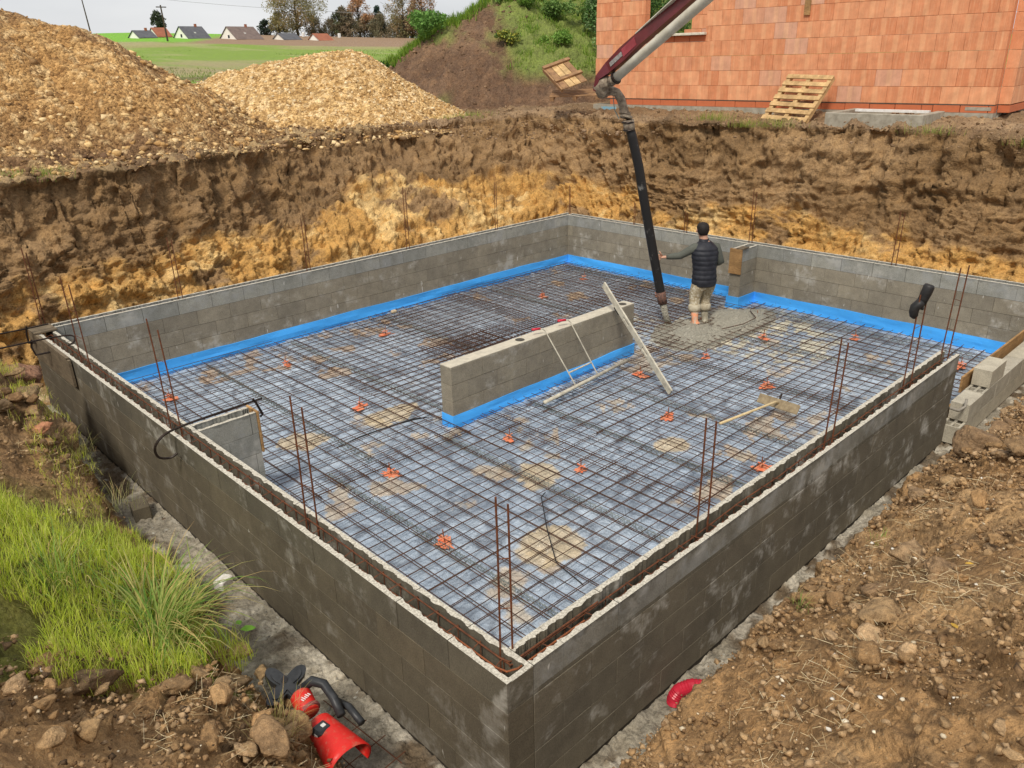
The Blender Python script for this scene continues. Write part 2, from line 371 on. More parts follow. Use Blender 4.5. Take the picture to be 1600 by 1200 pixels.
def terrain():
    A = np.array(CT); n = len(A); dense = []; 
    Ac = np.vstack([A, A[:1]])
    for i in range(n):
        for k in range(40): dense.append(Ac[i]*(1-k/40)+Ac[i+1]*k/40)
    D = np.array(dense); K = 17; ker = np.hanning(K+2)[1:-1]; ker /= ker.sum()
    Dp = np.vstack([D[-K:], D, D[:K]]); S = np.stack([np.convolve(Dp[:, j], ker, 'same') for j in range(D.shape[1])], 1)[K:-K]
    mid = (S[:, 0:2]+S[:, 2:4])/2; seg = np.linalg.norm(np.roll(mid, -1, 0)-mid, axis=1)
    dens = np.cumsum(seg/S[:, 6]); tot = dens[-1]; nc = int(tot)
    t = np.interp(np.linspace(0, tot, nc, endpoint=False), np.r_[0, dens], np.arange(len(S)+1))
    Sx = np.vstack([S, S[:1]]); i0 = np.floor(t).astype(int); fr = (t-i0)[:, None]; Q = Sx[i0]*(1-fr)+Sx[i0+1]*fr
    arc = np.interp(t, np.arange(len(S)+1), np.r_[0, np.cumsum(seg)])
    foot, edge, ez, run = Q[:, 0:2], Q[:, 2:4], Q[:, 4], Q[:, 5]
    # small wander of foot and edge
    far = sstep(.9, 1.5, ez)
    wnd = fbm(P3(arc*.9, 0), 4, 3)[:, None]; od = (edge-foot); odl = np.linalg.norm(od, axis=1); od = od/odl[:, None]
    foot = foot+od*wnd*.10; edge = edge+od*fbm(P3(arc*1.1, 5), 5, 8)[:, None]*(.10+.30*far[:, None])
    inner = np.stack([np.clip(foot[:, 0], .1, W-.1), np.clip(foot[:, 1], .1, L-.1)], 1)
    outd = np.stack([edge[:, 0]-W/2, edge[:, 1]-L/2], 1)
    # outward direction: smooth of edge normals
    tg = np.roll(edge, -25, 0)-np.roll(edge, 25, 0); nrm = np.stack([-tg[:, 1], tg[:, 0]], 1); nrm *= np.sign((nrm*outd).sum(1))[:, None]
    for j in range(2):
        pp = np.concatenate([nrm[-120:, j], nrm[:, j], nrm[:120, j]]); nrm[:, j] = np.convolve(pp, np.ones(161)/161, 'same')[120:-120]
    nrm /= np.linalg.norm(nrm, axis=1)[:, None]
    nrm = nrm*.6+.4*outd/np.linalg.norm(outd, axis=1)[:, None]; nrm /= np.linalg.norm(nrm, axis=1)[:, None]
    NF, NU, NO = 30, 100, 122
    X, Y, Z, U, V = [], [], [], [], []
    for k in range(NF):
        a = k/NF; p = inner*(1-a)+foot*a; X.append(p[:, 0]); Y.append(p[:, 1]); Z.append(np.full(nc, -1.13)); V.append(-(1-a)*.6+0*arc)
    hgt = ez+1.13
    for k in range(NU):
        a = k/NU
        prof = a**1.0; zz = a+.08*math.sin(a*math.pi*2)
        p = foot*(1-prof)+edge*prof; X.append(p[:, 0]); Y.append(p[:, 1]); Z.append(-1.13+hgt*zz); V.append(a*np.hypot(hgt, odl))
    vtop = np.hypot(hgt, odl); g = 1.035; dl = .018*(g**np.arange(NO)-1)/(g-1); dl = dl*(26/dl[-1])*1.0
    dl = np.concatenate([[0], np.cumsum(np.minimum(0.020*1.034**np.arange(NO-1), .7))])
    for k in range(NO):
        p = edge+nrm*dl[k]; X.append(p[:, 0]); Y.append(p[:, 1]); b = base_z(p[:, 0], p[:, 1])
        zz = ez+(b-ez)*sstep(-.45*run, run*1.05, np.full(nc, dl[k]))*1.0
        s0 = sstep(-.45*run, run*1.05, np.zeros(nc)); zz = ez+(b-ez)*((sstep(-.45*run, run*1.05, np.full(nc, dl[k]))-s0)/(1-s0))
        Z.append(zz); V.append(vtop+dl[k])
    X, Y, Z, V = map(np.array, (X, Y, Z, V)); U = np.broadcast_to(arc, X.shape); NR = NF+NU+NO
    rows = np.broadcast_to(np.arange(NR)[:, None], X.shape)
    isf = rows < NF; isw = (rows >= NF) & (rows < NF+NU); ist = rows >= NF+NU
    nearw = np.broadcast_to(1-far, X.shape); dd = np.where(ist, V-vtop, 0)
    Pn = np.stack([X, Y, Z], -1)
    # normals
    du = np.roll(Pn, -1, 1)-np.roll(Pn, 1, 1); dv = np.gradient(Pn, axis=0); N = np.cross(du, dv); N /= np.linalg.norm(N, axis=2)[..., None]+1e-9
    N *= np.where(N[..., 2:3]+.001 < 0, -1, 1)
    P = Pn.reshape(-1, 3); x, y, z = P.T; u = U.ravel(); v = V.ravel()
    fl, wl, tp, nw, d = isf.ravel()*1., isw.ravel()*1., ist.ravel()*1., nearw.ravel(), dd.ravel()
    # --- displacement
    big = fbm(P*.9, 4, 21); med = fbm(P*4.2, 4, 31, .6); fine = fbm(P*17, 3, 41, .6)
    gou = fbm(P3(u*7, v*1.1), 4, 51, .6); led = fbm(P3(u*.8, v*5.5, 2), 4, 61, .6)
    f1, f2, cid = worley(u*2.6+big*.5, v*2.6+med*.3, 71); g1, g2, gid = worley(u*7+med*.5, v*7, 81); h1, h2, hid = worley(u*19, v*19+fine, 91)
    clodA = (np.clip(1-f1*1.25, 0, 1)**.6)*sstep(.02, .22, f2-f1)*(.3+cid)
    clodB = (np.clip(1-g1*1.2, 0, 1)**.6)*sstep(.02, .25, g2-g1)*(.3+gid)
    clodC = (np.clip(1-h1*1.2, 0, 1)**.6)*(.3+hid)
    lump = sstep(-.15, .45, fbm(P*.7, 3, 13))            # where the ground is lumpy
    jag = np.abs(fbm(P*2.6, 4, 33, .6))
    sA = slabs(u*2.3+big*.9+med*.25, v*2.6+med*.3+big*.5, 191); sB = slabs(u*6.5+med*.6, v*6.5+fine*.25, 192); sC = slabs(u*17+fine*.4, v*17+med, 193)
    wallD = .10*sA*(1-.5*nw)+.055*sB+.022*sC+.24*big+.09*gou+.10*led+.10*med+.05*fine+.03*clodA-.12*jag+.01*clodB
    near_face = .05*med+.06*sB+.03*sC+.025*fine
    mw = wl*(1-nw); mf = wl*nw
    fadeE = np.where(wl > 0, np.clip(v/.25, 0, 1), 1)
    D = mw*wallD*fadeE*1.15 + mf*near_face
    topn = tp*nw*(.07*big+.05*med*(.5+lump)+lump*(.12*sA+.02*clodA+.02*clodB)+(.035+.05*lump)*sB+(.016+.022*lump)*sC+.014*fine-.03*np.abs(fbm(P*5.3, 3, 46))*(.4+lump))
    topf = tp*(1-nw)*(.10*big+.05*med+.04*sB+.03*sC+.02*fine)*sstep(30, 12, d)
    topf = topf+tp*(1-nw)*sstep(.9, 0, d)*(.12*clodA+.08*med)
    flr = fl*(.022*med+.026*clodC+.02*fine+.035*clodB*sstep(-.1, .4, big)+.02*np.abs(fbm(P*9, 3, 44)))
    D = D+topn+topf+flr
    # soft lump of dug earth on the left bank and a low heap at the right
    def bump(cx, cy, rx, ry, h): return h*np.exp(-(((x-cx)/rx)**2+((y-cy)/ry)**2)*1.3)
    P2 = P+N.reshape(-1, 3)*D[:, None]
    hxm = 0
    add = tp*(bump(-.85, 6.5, .6, 1.3, .50)*(1+.8*med)+bump(-.95, 1.3, .5, .6, .10)+bump(-1.3, 3.2, .8, 1.2, .10)+bump(4.2, -1.25, .5, .35, .16)+bump(3.0, -1.15, .4, .3, .12))
    P2[:, 2] += add
    # --- colours
    bm = fbm(P3(x*.8, y*.8, z*.8), 4, 101); bn = fbm(P*3, 4, 111)
    brown = C3(.225, .138, .064); brown2 = C3(.335, .215, .108); ochre = C3(.52, .30, .095); cream = C3(.72, .51, .23); dk = C3(.15, .09, .045)
    tan = C3(.38, .225, .10); tan2 = C3(.52, .335, .165); grey = C3(.30, .27, .215); green = C3(.24, .30, .05)
    c = cmix(brown, brown2, sstep(-.5, .5, bm+.5*bn))
    zb = .15+.42*fbm(P3(u*.42, 3), 3, 121)+.25*bn+np.interp(u/arc[-1], [0, .1, .2, .3, .36, .5, 1], [.25, .12, .50, .50, .02, -.12, .1])
    yl = sstep(.12, -.12, z-zb)*sstep(-.12, .10, fbm(P3(u*1.1, v*1.5), 5, 131, .65)+.20)
    c = cmix(c, cmix(ochre, cream, sstep(-.05, .45, fbm(P*1.9, 4, 141, .65))), yl*(1-nw))
    c = cmix(c, dk, mw*sstep(-.10, -.38, sA)*.12)  # shade painted into the sunken cracks of the pit face
    topc = cmix(cmix(tan, tan2, sstep(-.2, .6, fbm(P*1.4, 5, 151))), brown, sstep(.0, .5, fbm(P*.9, 4, 161))*.7)
    c = cmix(c, topc, np.clip(tp*nw+mf, 0, 1)); c = cmix(c, C3(.16, .10, .05), np.clip(tp*nw, 0, 1)*sstep(.10, .30, np.abs(fbm(P*5.3, 3, 46)))*.45)
    c = cmix(c, cmix(C3(.19, .12, .063), C3(.31, .21, .122), sstep(-.4, .5, bm+bn*.4)), tp*(1-nw))
    # gravel crumbs near the heaps
    gh = tp*(1-nw)*sstep(9.5, 7.0, x)*sstep(10.5, 11.2, y)*sstep(-.1, .3, bn+.35*sstep(1.6, 0., d)*0+.25)
    c = cmix(c, C3(.42, .30, .15), gh*.75)
    leftdark = tp*nw*sstep(3.5, 7, y)*(x < 0)
    c = cmix(c, C3(.125, .082, .045), leftdark*.75)
    # grassy skin of the left bank
    gl = tp*nw*(x < -.55)*sstep(1.3, 1.8, y+.5*bn)*sstep(5.0, 4.3, y)*sstep(-.5, -.75, x+.15*bn)
    c = cmix(c, green*.5, gl*.75)
    gf = tp*sstep(24, 34, d); c = cmix(c, C3(.13, .17, .04), gf)
    fc = cmix(grey, C3(.13, .095, .06), sstep(-.1, .35, fbm(P*2.4, 4, 171)+.25*sstep(.0, .9, -v*0+fl)*0))
    fc = cmix(fc, C3(.52, .48, .40), sstep(.05, .4, fbm(P*6, 4, 181))*.8)
    c = cmix(c, fc, np.clip(fl+mf*sstep(.12, .0, v)*.8, 0, 1)*np.where(nw > .3, 1, .5))
    me = np_mesh('ground', P2, grid_faces(NR, nc, True), SOIL, c)
    o = link('ground', me); tag(o, 'dug brown and ochre earth round the pit', None, None, 'structure')
    return P2.reshape(NR, nc, 3), NF, NU, arc, far
GP, NF, NU, ARC, FAR = terrain()
from mathutils.kdtree import KDTree
_top = GP[NF+NU:, :, :].reshape(-1, 3)
_cell = {}
_key = np.floor(_top[:, :2]/.12).astype(int)
for (kx, ky), zz in zip(map(tuple, _key), _top[:, 2]):
    q = _cell.get((kx, ky)); _cell[(kx, ky)] = zz if q is None or zz > q else q
def gz(x, y, dz=0.):
    k = (int(math.floor(x/.12)), int(math.floor(y/.12)))
    for r in range(0, 5):
        c = [_cell[(k[0]+i, k[1]+j)] for i in range(-r, r+1) for j in range(-r, r+1) if (k[0]+i, k[1]+j) in _cell]
        if c: return sum(c)/len(c)+dz
    return float(base_z(np.array(x), np.array(y)))+dz

# far fields: polar sheet
def fields():
    nr, nc = 220, 260
    r = 24*(900/24)**(np.linspace(0, 1, nr)**1.15); a = np.radians(np.linspace(-25, 130, nc))
    Rr, A = np.meshgrid(r, a, indexing='ij'); x = 5+Rr*np.cos(A); y = 5+Rr*np.sin(A)
    z = base_z(x, y)-.35*sstep(33, 27, Rr)+.05*fbm(P3(x.ravel()*.3, y.ravel()*.3), 4, 5).reshape(x.shape)*sstep(30, 60, Rr)
    t = (.5*x+.87*y-12).ravel(); xx, yy = x.ravel(), y.ravel(); az = np.degrees(np.arctan2(yy+2.4, xx+2.2))
    n = fbm(P3(xx*.06, yy*.06), 5, 7); n2 = fbm(P3(xx*.5, yy*.12), 4, 9)
    c = np.broadcast_to(C3(.20, .30, .045), (len(t), 3)).copy()
    c = cmix(c, C3(.34, .28, .14), sstep(.0, .4, n)*.7+.3*sstep(.1, .5, n2))
    c = cmix(c, C3(.30, .34, .12), sstep(.1, .4, n2)*.6)
    c = cmix(c, C3(.33, .27, .15), sstep(62, 45, t)*sstep(28, 40, t)*sstep(-.5, .2, n+n2*.5)*.85)
    c = cmix(c, C3(.36, .31, .17), sstep(88, 96, t)*.6*sstep(-.3, .3, n2+n))
    tb = 96+4*np.sin(az*.2)
    br = sstep(tb-1, tb+1, t)*sstep(66.0, 64.5, az+.10*(t-115))
    c = cmix(c, C3(.29, .195, .125), br)
    c = cmix(c, C3(.19, .42, .04), sstep(tb+2, tb+4, t)*sstep(64.5, 66.0, az+.10*(t-115)))
    o = link('field', np_mesh('field', np.stack([xx, yy, z.ravel()], -1), grid_faces(nr, nc), SOILF, c)); tag(o, kind='structure')
fields()

# ------------------------------------------------------------------ foundation block walls
fl = MB().box((.02, .02, -1.5), (W-.02, L-.02, H-.03)).obj('subsoil_bed', simple('subsoil', (.30, .22, .12))); tag(fl, kind='structure')
_bm = MB().cbox((0, 0, 0), (.4965, .2, HC-.005), .0018)
BV = {}
def block_mesh(m):
    if m.name not in BV: BV[m.name] = _bm.mesh('block_'+m.name, m)
    return BV[m.name]
def sm(k): return max(0., min(1., (.36-abs(k-.5))/.09))
def leaf_outline(ln, th, seed, jag=.009):          # outline of one shell of a shuttering block: flat outside, lobed inside
    r = random.Random(seed); pts = [(0, 0), (ln, 0)]; n = 26; y = []
    for i in range(n+1):
        t = i/n; k = (t*3) % 1
        lobe = .010*sm(k)
        y.append(th+.002+.014-lobe+r.uniform(-jag, jag)*.5)
    for i in range(n, -1, -1): pts.append((ln*i/n, y[i]))
    return pts
UV = {}
def ublock_mesh(mo, mi, seed):
    key = (mo.name, mi.name, seed)
    if key in UV: return UV[key]
    b = MB(); ln = .494; zt = HC-.004
    b.poly(leaf_outline(ln, .028, seed), .03, zt, mi=0, mtop=2)
    T = Matrix.Translation((ln, .2, 0)) @ Matrix.Rotation(math.pi, 4, 'Z')
    b.poly(leaf_outline(ln, .030, seed+50), .03, zt, T, mi=1, mtop=2)
    b.box((0, 0, 0), (ln, .2, .03), mi=1)
    for xx in (.155, .325): b.box((xx, .05, .03), (xx+.02, .15, .075), mi=1)
    UV[key] = b.mesh('shuttering_block', [mo, mi, EDGE]); return UV[key]
def wall_run(root, p0, ang, ln, rows, mat, top=None, off=0, t=.2, core=True, namecore='mortar', coremat=None, z0=0, skiptop=False):
    """blocks along a line; row 0 is the shuttering course"""
    T = Matrix.Translation(p0) @ Matrix.Rotation(ang, 4, 'Z')
    for k in rows:
        x = -(.25 if (k+off) % 2 else 0.)
        i = 0
        while x < ln-.01:
            a, b = max(x, 0), min(x+.5, ln); i += 1
            if b-a > .03:
                if k == 0 and top: me = ublock_mesh(top[0], top[1], (i*7) % 5)
                else: me = block_mesh(mat)
                o = link('block', me, root); j = random.uniform(-.0015, .0015)
                o.matrix_local = T @ Matrix.Translation((a+.002, j, z0-HC*(k+1)+.003)) @ Matrix.Diagonal(((b-a)/.5, 1, 1, 1))
            x += .5
    if core:
        b = MB(); zt = z0-(HC if (0 in rows and top) else .004); b.box((.008, .008, z0-HC*(max(rows)+1)-.07), (ln-.008, .192, zt))
        o = b.obj(namecore, coremat or MORTAR, root); o.matrix_local = T
HP = math.pi/2
wl = empty('block_wall', 'long damp block wall at the left with trench shade painted into its dark colour, its open shuttering course full of rusty bars', 'wall')
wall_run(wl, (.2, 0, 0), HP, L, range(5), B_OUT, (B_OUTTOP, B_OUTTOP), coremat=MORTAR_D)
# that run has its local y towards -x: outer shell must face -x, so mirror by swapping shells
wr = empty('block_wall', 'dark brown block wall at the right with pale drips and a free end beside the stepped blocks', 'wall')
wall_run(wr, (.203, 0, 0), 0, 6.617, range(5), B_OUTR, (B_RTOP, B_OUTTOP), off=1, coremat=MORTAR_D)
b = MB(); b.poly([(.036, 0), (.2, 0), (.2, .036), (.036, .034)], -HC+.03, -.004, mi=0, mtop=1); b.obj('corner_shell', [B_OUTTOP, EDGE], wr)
b = MB(); b.poly([(.164, .04), (.2, .04), (.2, .2), (.164, .2)], -HC+.03, -.006, mi=0, mtop=1); b.obj('corner_shell', [B_OUTTOP, EDGE], wr) if False else None
wb = empty('block_wall', 'long grey back wall of blocks with white blooms, facing the camera on the left', 'wall')
wall_run(wb, (W-.003, L, 0), math.pi, W-.206, range(5), B_IN, (B_INTOP, B_INTOP))
wd = empty('block_wall', 'grey block wall behind the worker with the short pier and a board end', 'wall')
wall_run(wd, (W-.2, L-.203, 0), -HP, 0.01, [0], B_IN) if False else None
wall_run(wd, (W, 0.1, 0), HP, L-.203-.1, range(5), B_IN, (B_INTOP, B_INTOP), off=1)
# the inner side must show the inner material: local y=0 is the outer face for runs turned +90 deg at x=W
pier = (9.63, 4.34)
wall_run(wd, (9.63, 4.33, 0), 0, W-.204-9.63, range(5), B_IN, (B_INTOP, B_INTOP))
MB().cbox((9.598, 4.315, -.42), (9.628, 4.545, .012), .003).obj('formwork_board', WOOD, wd)
MB().box((9.60, 4.30, .012), (9.80, 4.42, .030)).obj('formwork_strip', WOODG, wd)
# end boards of the back right wall
be = MB().cbox((10.05, .04, -.62), (10.37, .075, .03), .003).obj('formwork_board', WOOD, wd)
# stub wall beside the left wall
st = empty('stub_wall', 'short block stub off the left wall, closed with a pine board', 'wall')
wall_run(st, (.203, 4.30, 0), 0, .56, range(5), B_INTOP, (B_INTOP, B_INTOP))
MB().cbox((.768, 4.29, -.43), (.792, 4.51, .01), .003).obj('end_board', WOOD, st)
# island wall
iw = empty('island_wall', 'free standing three course block wall in the middle of the slab with cement capped top', 'wall')
wall_run(iw, (3.18, 4.284, 0), 0, 3.47, range(4), B_ISL, z0=-.255, off=0, core=True)
cap = MB(); cap.box((3.182, 4.288, -.251), (6.648, 4.482, -.240)); cap.obj('cement_cap', CAPM, iw)
for xx in (4.42, 6.50):
    MB().lathe([(.062, -.2395), (.062, -.2375), (.055, -.2365)], 20, Matrix.Translation((xx, 4.385, 0))).obj('filled_core', MORTAR, iw)
# stepped low wall of hollow blocks at the right
def hollow_mesh():
    b = MB(); z0, z1 = 0, HC-.006
    for a in ((0, 0, .494, .026), (0, .174, .494, .2)): b.box((a[0], a[1], z0), (a[2], a[3], z1))
    b.box((0, .087, z0), (.494, .113, z1-.001))
    for xx in (0, .117, .235, .352, .472): b.box((xx, .026, z0), (xx+.022, .0869, z1-.002)); b.box((xx, .1131, z0), (xx+.022, .174, z1-.002))
    b.box((.022, .026, z0), (.472, .174, .02))
    return b.mesh('hollow_block', B_PALE)
HOL = hollow_mesh()
sw = empty('stepped_wall', 'low stepped wall of pale hollow blocks at the right end of the pit', 'wall')
for (me, x, y, k, s) in [(HOL, 6.86, -.14, 4, 1), (HOL, 7.36, -.14, 4, 1), (HOL, 7.86, -.14, 4, 1), (HOL, 8.36, -.14, 4, 1), (HOL, 8.86, -.14, 4, 1), (HOL, 9.36, -.14, 4, 1),
                         (0, 7.06, -.145, 3, .9), (HOL, 7.52, -.14, 3, 1), (0, 8.03, -.142, 3, 1), (0, 8.54, -.142, 3, 1), (0, 9.05, -.142, 3, 1), (0, 9.56, -.142, 3, 1),
                         (0, 7.72, -.138, 2, 1.05)]:
    o = link('hollow_block' if me else 'block', me or block_mesh(B_PALE), sw); o.location = (x, y, -HC*(k+1)+.003); o.scale = (s, 1, 1)
for (a, b_, hh, th) in [((7.55, .12, -.62), (9.9, .10, -.62), .2, .025), ((6.9, .11, -.86), (7.5, .11, -.86), .16, .025)]:
    tag(MB().bar(a, b_, th, hh).obj('formwork_plank', WOOD), 'long orange brown plank on edge behind the stepped blocks' if b_[0] > 9 else 'short orange brown plank on edge near the free end of the right wall', 'plank')
tag(MB().bar((6.75, .35, -.99), (7.35, .42, -.97), .12, .025).obj('formwork_plank', WOODG), 'dark stained offcut lying flat beside the short plank', 'plank')
tag(MB().box((-.045, 7.25, -.33), (-.015, 8.86, -.005)).obj('formwork_board', WOODG), 'long weathered shuttering board against the outside of the left corner', 'board')
tag(MB().box((-.05, 8.55, .012), (.22, 8.9, .03)).box((-.05, 7.3, .003), (-.012, 8.5, .02)).obj('corner_boards', WOODG), 'dark wet boards laid on top of the left corner', 'board')

# blue foam edge strips
def strip(name, path, z0, h, label, t=.018, seed=0):
    V, F = [], []; pts = []; n = 0
    for i in range(len(path)-1):
        a, b = Vector(path[i]), Vector(path[i+1]); k = max(2, int((b-a).length/.08))
        for j in range(k): pts.append(a.lerp(b, j/k))
    pts.append(Vector(path[-1])); m = len(pts); ar = np.arange(m)*.08
    nz = 6
    wob = [fbm(P3(ar*1.2, k*.35, seed), 4, 77) for k in range(nz)]; tz = fbm(P3(ar*1.5, 9, seed), 4, 78)
    nrm = []
    for i, p in enumerate(pts):
        d = (pts[min(i+1, m-1)]-pts[max(i-1, 0)]).normalized(); nrm.append(Vector((-d.y, d.x)))
    for side in (0, 1):
        for k in range(nz):
            for i, p in enumerate(pts):
                o = nrm[i]*((t+.020*wob[k][i]+.006*(1-k/(nz-1))) if side else .003)
                V.append((p.x+o.x, p.y+o.y, z0+h*k/(nz-1)+(.016*tz[i] if k == nz-1 else 0)))
    for side in (0, 1):
        for k in range(nz-1):
            for i in range(m-1):
                q = side*nz*m+k*m+i; F.append((q, q+1, q+m+1, q+m))
    for i in range(m-1):
        q = (nz-1)*m+i; F.append((q, q+1, q+nz*m+1, q+nz*m))
    for i in (0, m-1):
        for k in range(nz-1): q = k*m+i; F.append((q, q+m, q+m+nz*m, q+nz*m))
    me = bpy.data.meshes.new(name); me.from_pydata(V, [], F); me.materials.append(BLUE)
    tag(link(name, me), label, 'edge strip')
strip('blue_edge_strip', [(W-.2, L-.2), (.2, L-.2)], H-.01, .215, 'blue foam strip along the foot of the long back wall', seed=1)
strip('blue_edge_strip', [(W-.2, .12), (W-.2, 4.325), (9.63, 4.325), (9.63, 4.545), (W-.2, 4.545), (W-.2, L-.222)], H-.01, .215, 'blue foam strip behind the worker, wrapping round the short pier', seed=2)
strip('blue_edge_strip', [(3.18, 4.484), (3.18, 4.284), (6.65, 4.284), (6.65, 4.484), (3.2, 4.486)][::-1], H-.01, .185, 'blue foam strip round the foot of the island wall', seed=3)
tag(MB().box((.203, .35, H), (.221, L-.25, H+.2)).obj('blue_edge_strip', BLUE), 'blue foam strip inside the near left wall', 'edge strip')
tag(MB().box((.25, .203, H), (6.7, .221, H+.2)).obj('blue_edge_strip', BLUE), 'blue foam strip inside the near right wall', 'edge strip')

# ------------------------------------------------------------------ plastic sheet on the slab bed
def sheet():
    nx, ny = 430, 370; x = np.linspace(.2, W-.2, nx); y = np.linspace(.2, L-.2, ny); X, Y = np.meshgrid(x, y); xx, yy = X.ravel(), Y.ravel()
    wx = fbm(P3(xx*.9, yy*.9), 4, 301); r1 = 1-np.abs(fbm(P3(xx*2.2+wx, yy*2.2-wx), 4, 302, .55)); r2 = 1-np.abs(fbm(P3(xx*6+wx*3, yy*5), 3, 303))
    z = H+.012*fbm(P3(xx*1.5, yy*1.5), 3, 304)+.034*(np.clip(r1-.80, 0, 1)/.2)**2+.014*(np.clip(r2-.72, 0, 1)/.28)**2
    z = np.minimum(z, H+.03)
    w2_ = fbm(P3(xx*3, yy*3, 5), 4, 317, .6); w3_ = fbm(P3(xx*3, yy*3, 15), 4, 318, .6)
    a1, a2, ai = worley(xx*.75+wx*.25, yy*.75+wx*.2, 311); b1, b2, bi = worley(xx*2.3+wx*.6+w2_*.9, yy*2.3+w3_*.9, 312)
    pn = fbm(P3(xx*1.3, yy*1.3), 5, 313, .62); ed = fbm(P3(xx*9, yy*9), 3, 314)
    patch = np.maximum(sstep(.34, .42, pn+.06*ed)*(ai > .35), sstep(.86, .90, bi+.06*ed)*sstep(.42, .38, b1+.2*ed))
    sheetc = cmix(C3(.38, .46, .56), C3(.46, .54, .63), sstep(-.5, .5, fbm(P3(xx*1.1, yy*1.1, 4), 5, 315)+.4*ed))
    sheetc = cmix(sheetc, C3(.12, .14, .18), sstep(.88, .98, 1-np.abs(fbm(P3(xx*1.4, yy*1.4, 8), 4, 316)))*.55)
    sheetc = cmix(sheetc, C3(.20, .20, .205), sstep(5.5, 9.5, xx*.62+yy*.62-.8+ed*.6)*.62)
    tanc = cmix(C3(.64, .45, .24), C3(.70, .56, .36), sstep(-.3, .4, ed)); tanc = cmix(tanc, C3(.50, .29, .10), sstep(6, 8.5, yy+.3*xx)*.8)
    c = cmix(sheetc, tanc, patch*.62)
    for (cx, cy, rx, ry) in [(2.15, 1.75, .36, .24), (3.05, 2.8, .28, .3), (1.75, 5.35, .35, .22), (2.9, 5.2, .38, .25), (4.6, 2.1, .25, .2)]:
        q = ((xx-cx)/rx)**2+((yy-cy)/ry)**2+1.3*pn+.7*w2_+.3*ed; c = cmix(c, C3(.70, .56, .35), .8*sstep(1.1, .9, q+.5*fbm(P3(xx*3.5, yy*3.5, 1), 3, 320)))
    for (cx, cy, rx, ry) in [(8.5, 2.9, 1.0, .95), (8.4, 4.1, 1.4, .8), (7.5, 5.2, .8, .5), (9.3, 3.6, .7, .8)]:
        q = ((xx-cx)/rx)**2+((yy-cy)/ry)**2+1.5*pn+.5*ed; c = cmix(c, C3(.74, .68, .50), sstep(1.2, .7, q)*.8*sstep(-.2, .1, ed+pn))
    m = Mat('polythene'); a = m.attr('tint').outputs['Color']; n = m.noise(7, 5, .6); n2 = m.noise(40, 4, .7)
    cc = m.mix(1, a, m.ramp(n2, [(.3, (.93, .93, .93)), (.7, (1.06, 1.06, 1.06))]), 'MULTIPLY')
    m.color(cc).rough(m.ramp(m.noise(2.2, 5, .6), [(.35, (.12, .12, .12)), (.65, (.38, .38, .38))])).bump(m.noise(4, 6, .65, dist=2.2), .09, .9); m.b.inputs['Specular IOR Level'].default_value = .5
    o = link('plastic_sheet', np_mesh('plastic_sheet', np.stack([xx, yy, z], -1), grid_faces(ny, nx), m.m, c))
    tag(o, 'wrinkled blue grey polythene sheet with sandy patches covering the slab bed', 'plastic sheet')
sheet()

# ------------------------------------------------------------------ welded mesh panels, each bar a part
_ub = MB().tube([(0, 0, 0), (1, 0, 0)], .0042, 5, cap=False).mesh('mesh_bar', MESHM)
S = .145; GX, GY = 1.395, 1.385
def panel(x0, x1, y0, y1, z, label, dx=0, dy=0, sx=1, sy=1):
    root = empty('welded_mesh', label, 'steel mesh', ((x0+x1)/2, (y0+y1)/2, z), (0, 0, random.uniform(-.0012, .0012)), 'welded mesh panels')
    cx, cy = (x0+x1)/2, (y0+y1)/2
    k = math.ceil((x0-GX)/S)
    while GX+k*S <= x1:
        if k % sx == 0:
            o = link('bar', _ub, root, (GX+k*S+dx-cx, y0-cy, random.uniform(-.002, .002)), (0, random.uniform(-.0015, .0015), HP+random.uniform(-.0007, .0007)), (y1-y0, 1, 1))
        k += 1
    k = math.ceil((y0-GY)/S)
    while GY+k*S <= y1:
        if k % sy == 0:
            o = link('bar', _ub, root, (x0-cx, GY+k*S+dy-cy, .0075+random.uniform(-.002, .002)), (0, random.uniform(-.0015, .0015), random.uniform(-.0007, .0007)), (x1-x0, 1, 1))
        k += 1
zt, zb_ = H+.070, H+.034
panel(.26, 3.75, .26, 4.24, zt, 'upper mesh panel in the near corner of the slab')
panel(3.45, 7.0, .26, 4.24, zt+.012, 'upper mesh panel in front of the island wall', .03, .02)
panel(6.7, 10.05, .26, 4.28, zt, 'upper mesh panel under the worker, near the blue strip', -.02, .04)
panel(.26, 3.15, 3.95, 8.64, zt+.012, 'upper mesh panel in the left corner of the slab', .02, .03)
panel(3.0, 6.9, 4.52, 8.64, zt, 'upper mesh panel behind the island wall', .05, -.03)
panel(6.6, 10.05, 4.58, 8.64, zt+.012, 'upper mesh panel in the far corner of the slab', -.04, .03)
panel(6.72, 9.55, 3.9, 5.1, zt+.022, 'short overlapping mesh strip beside the worker', .06, .05)
panel(.3, 4.3, .3, 4.2, zb_, 'lower mesh panel in the near corner of the slab', .06, .05, 2, 2)
panel(4.2, 10.1, .3, 4.2, zb_, 'lower mesh panel at the right side of the slab', .05, .07, 2, 2)
panel(.3, 3.14, 4.0, 8.64, zb_, 'lower mesh panel in the left corner', .07, .06, 2, 2)
panel(3.2, 10.1, 4.6, 8.64, zb_, 'lower mesh panel at the back of the slab', .07, .06, 2, 1)
panel(4.85, 5.6, 4.6, 8.6, zt+.03, 'narrow stacked mesh strip running to the back wall', .035, .03)
panel(4.3, 6.1, 5.65, 6.6, zt+.04, 'small rusty mesh offcut stacked behind the island wall', .05, .06)
panel(4.45, 9.4, 5.9, 6.5, zt+.05, 'long narrow mesh strip stacked behind the island wall', .02, .09)
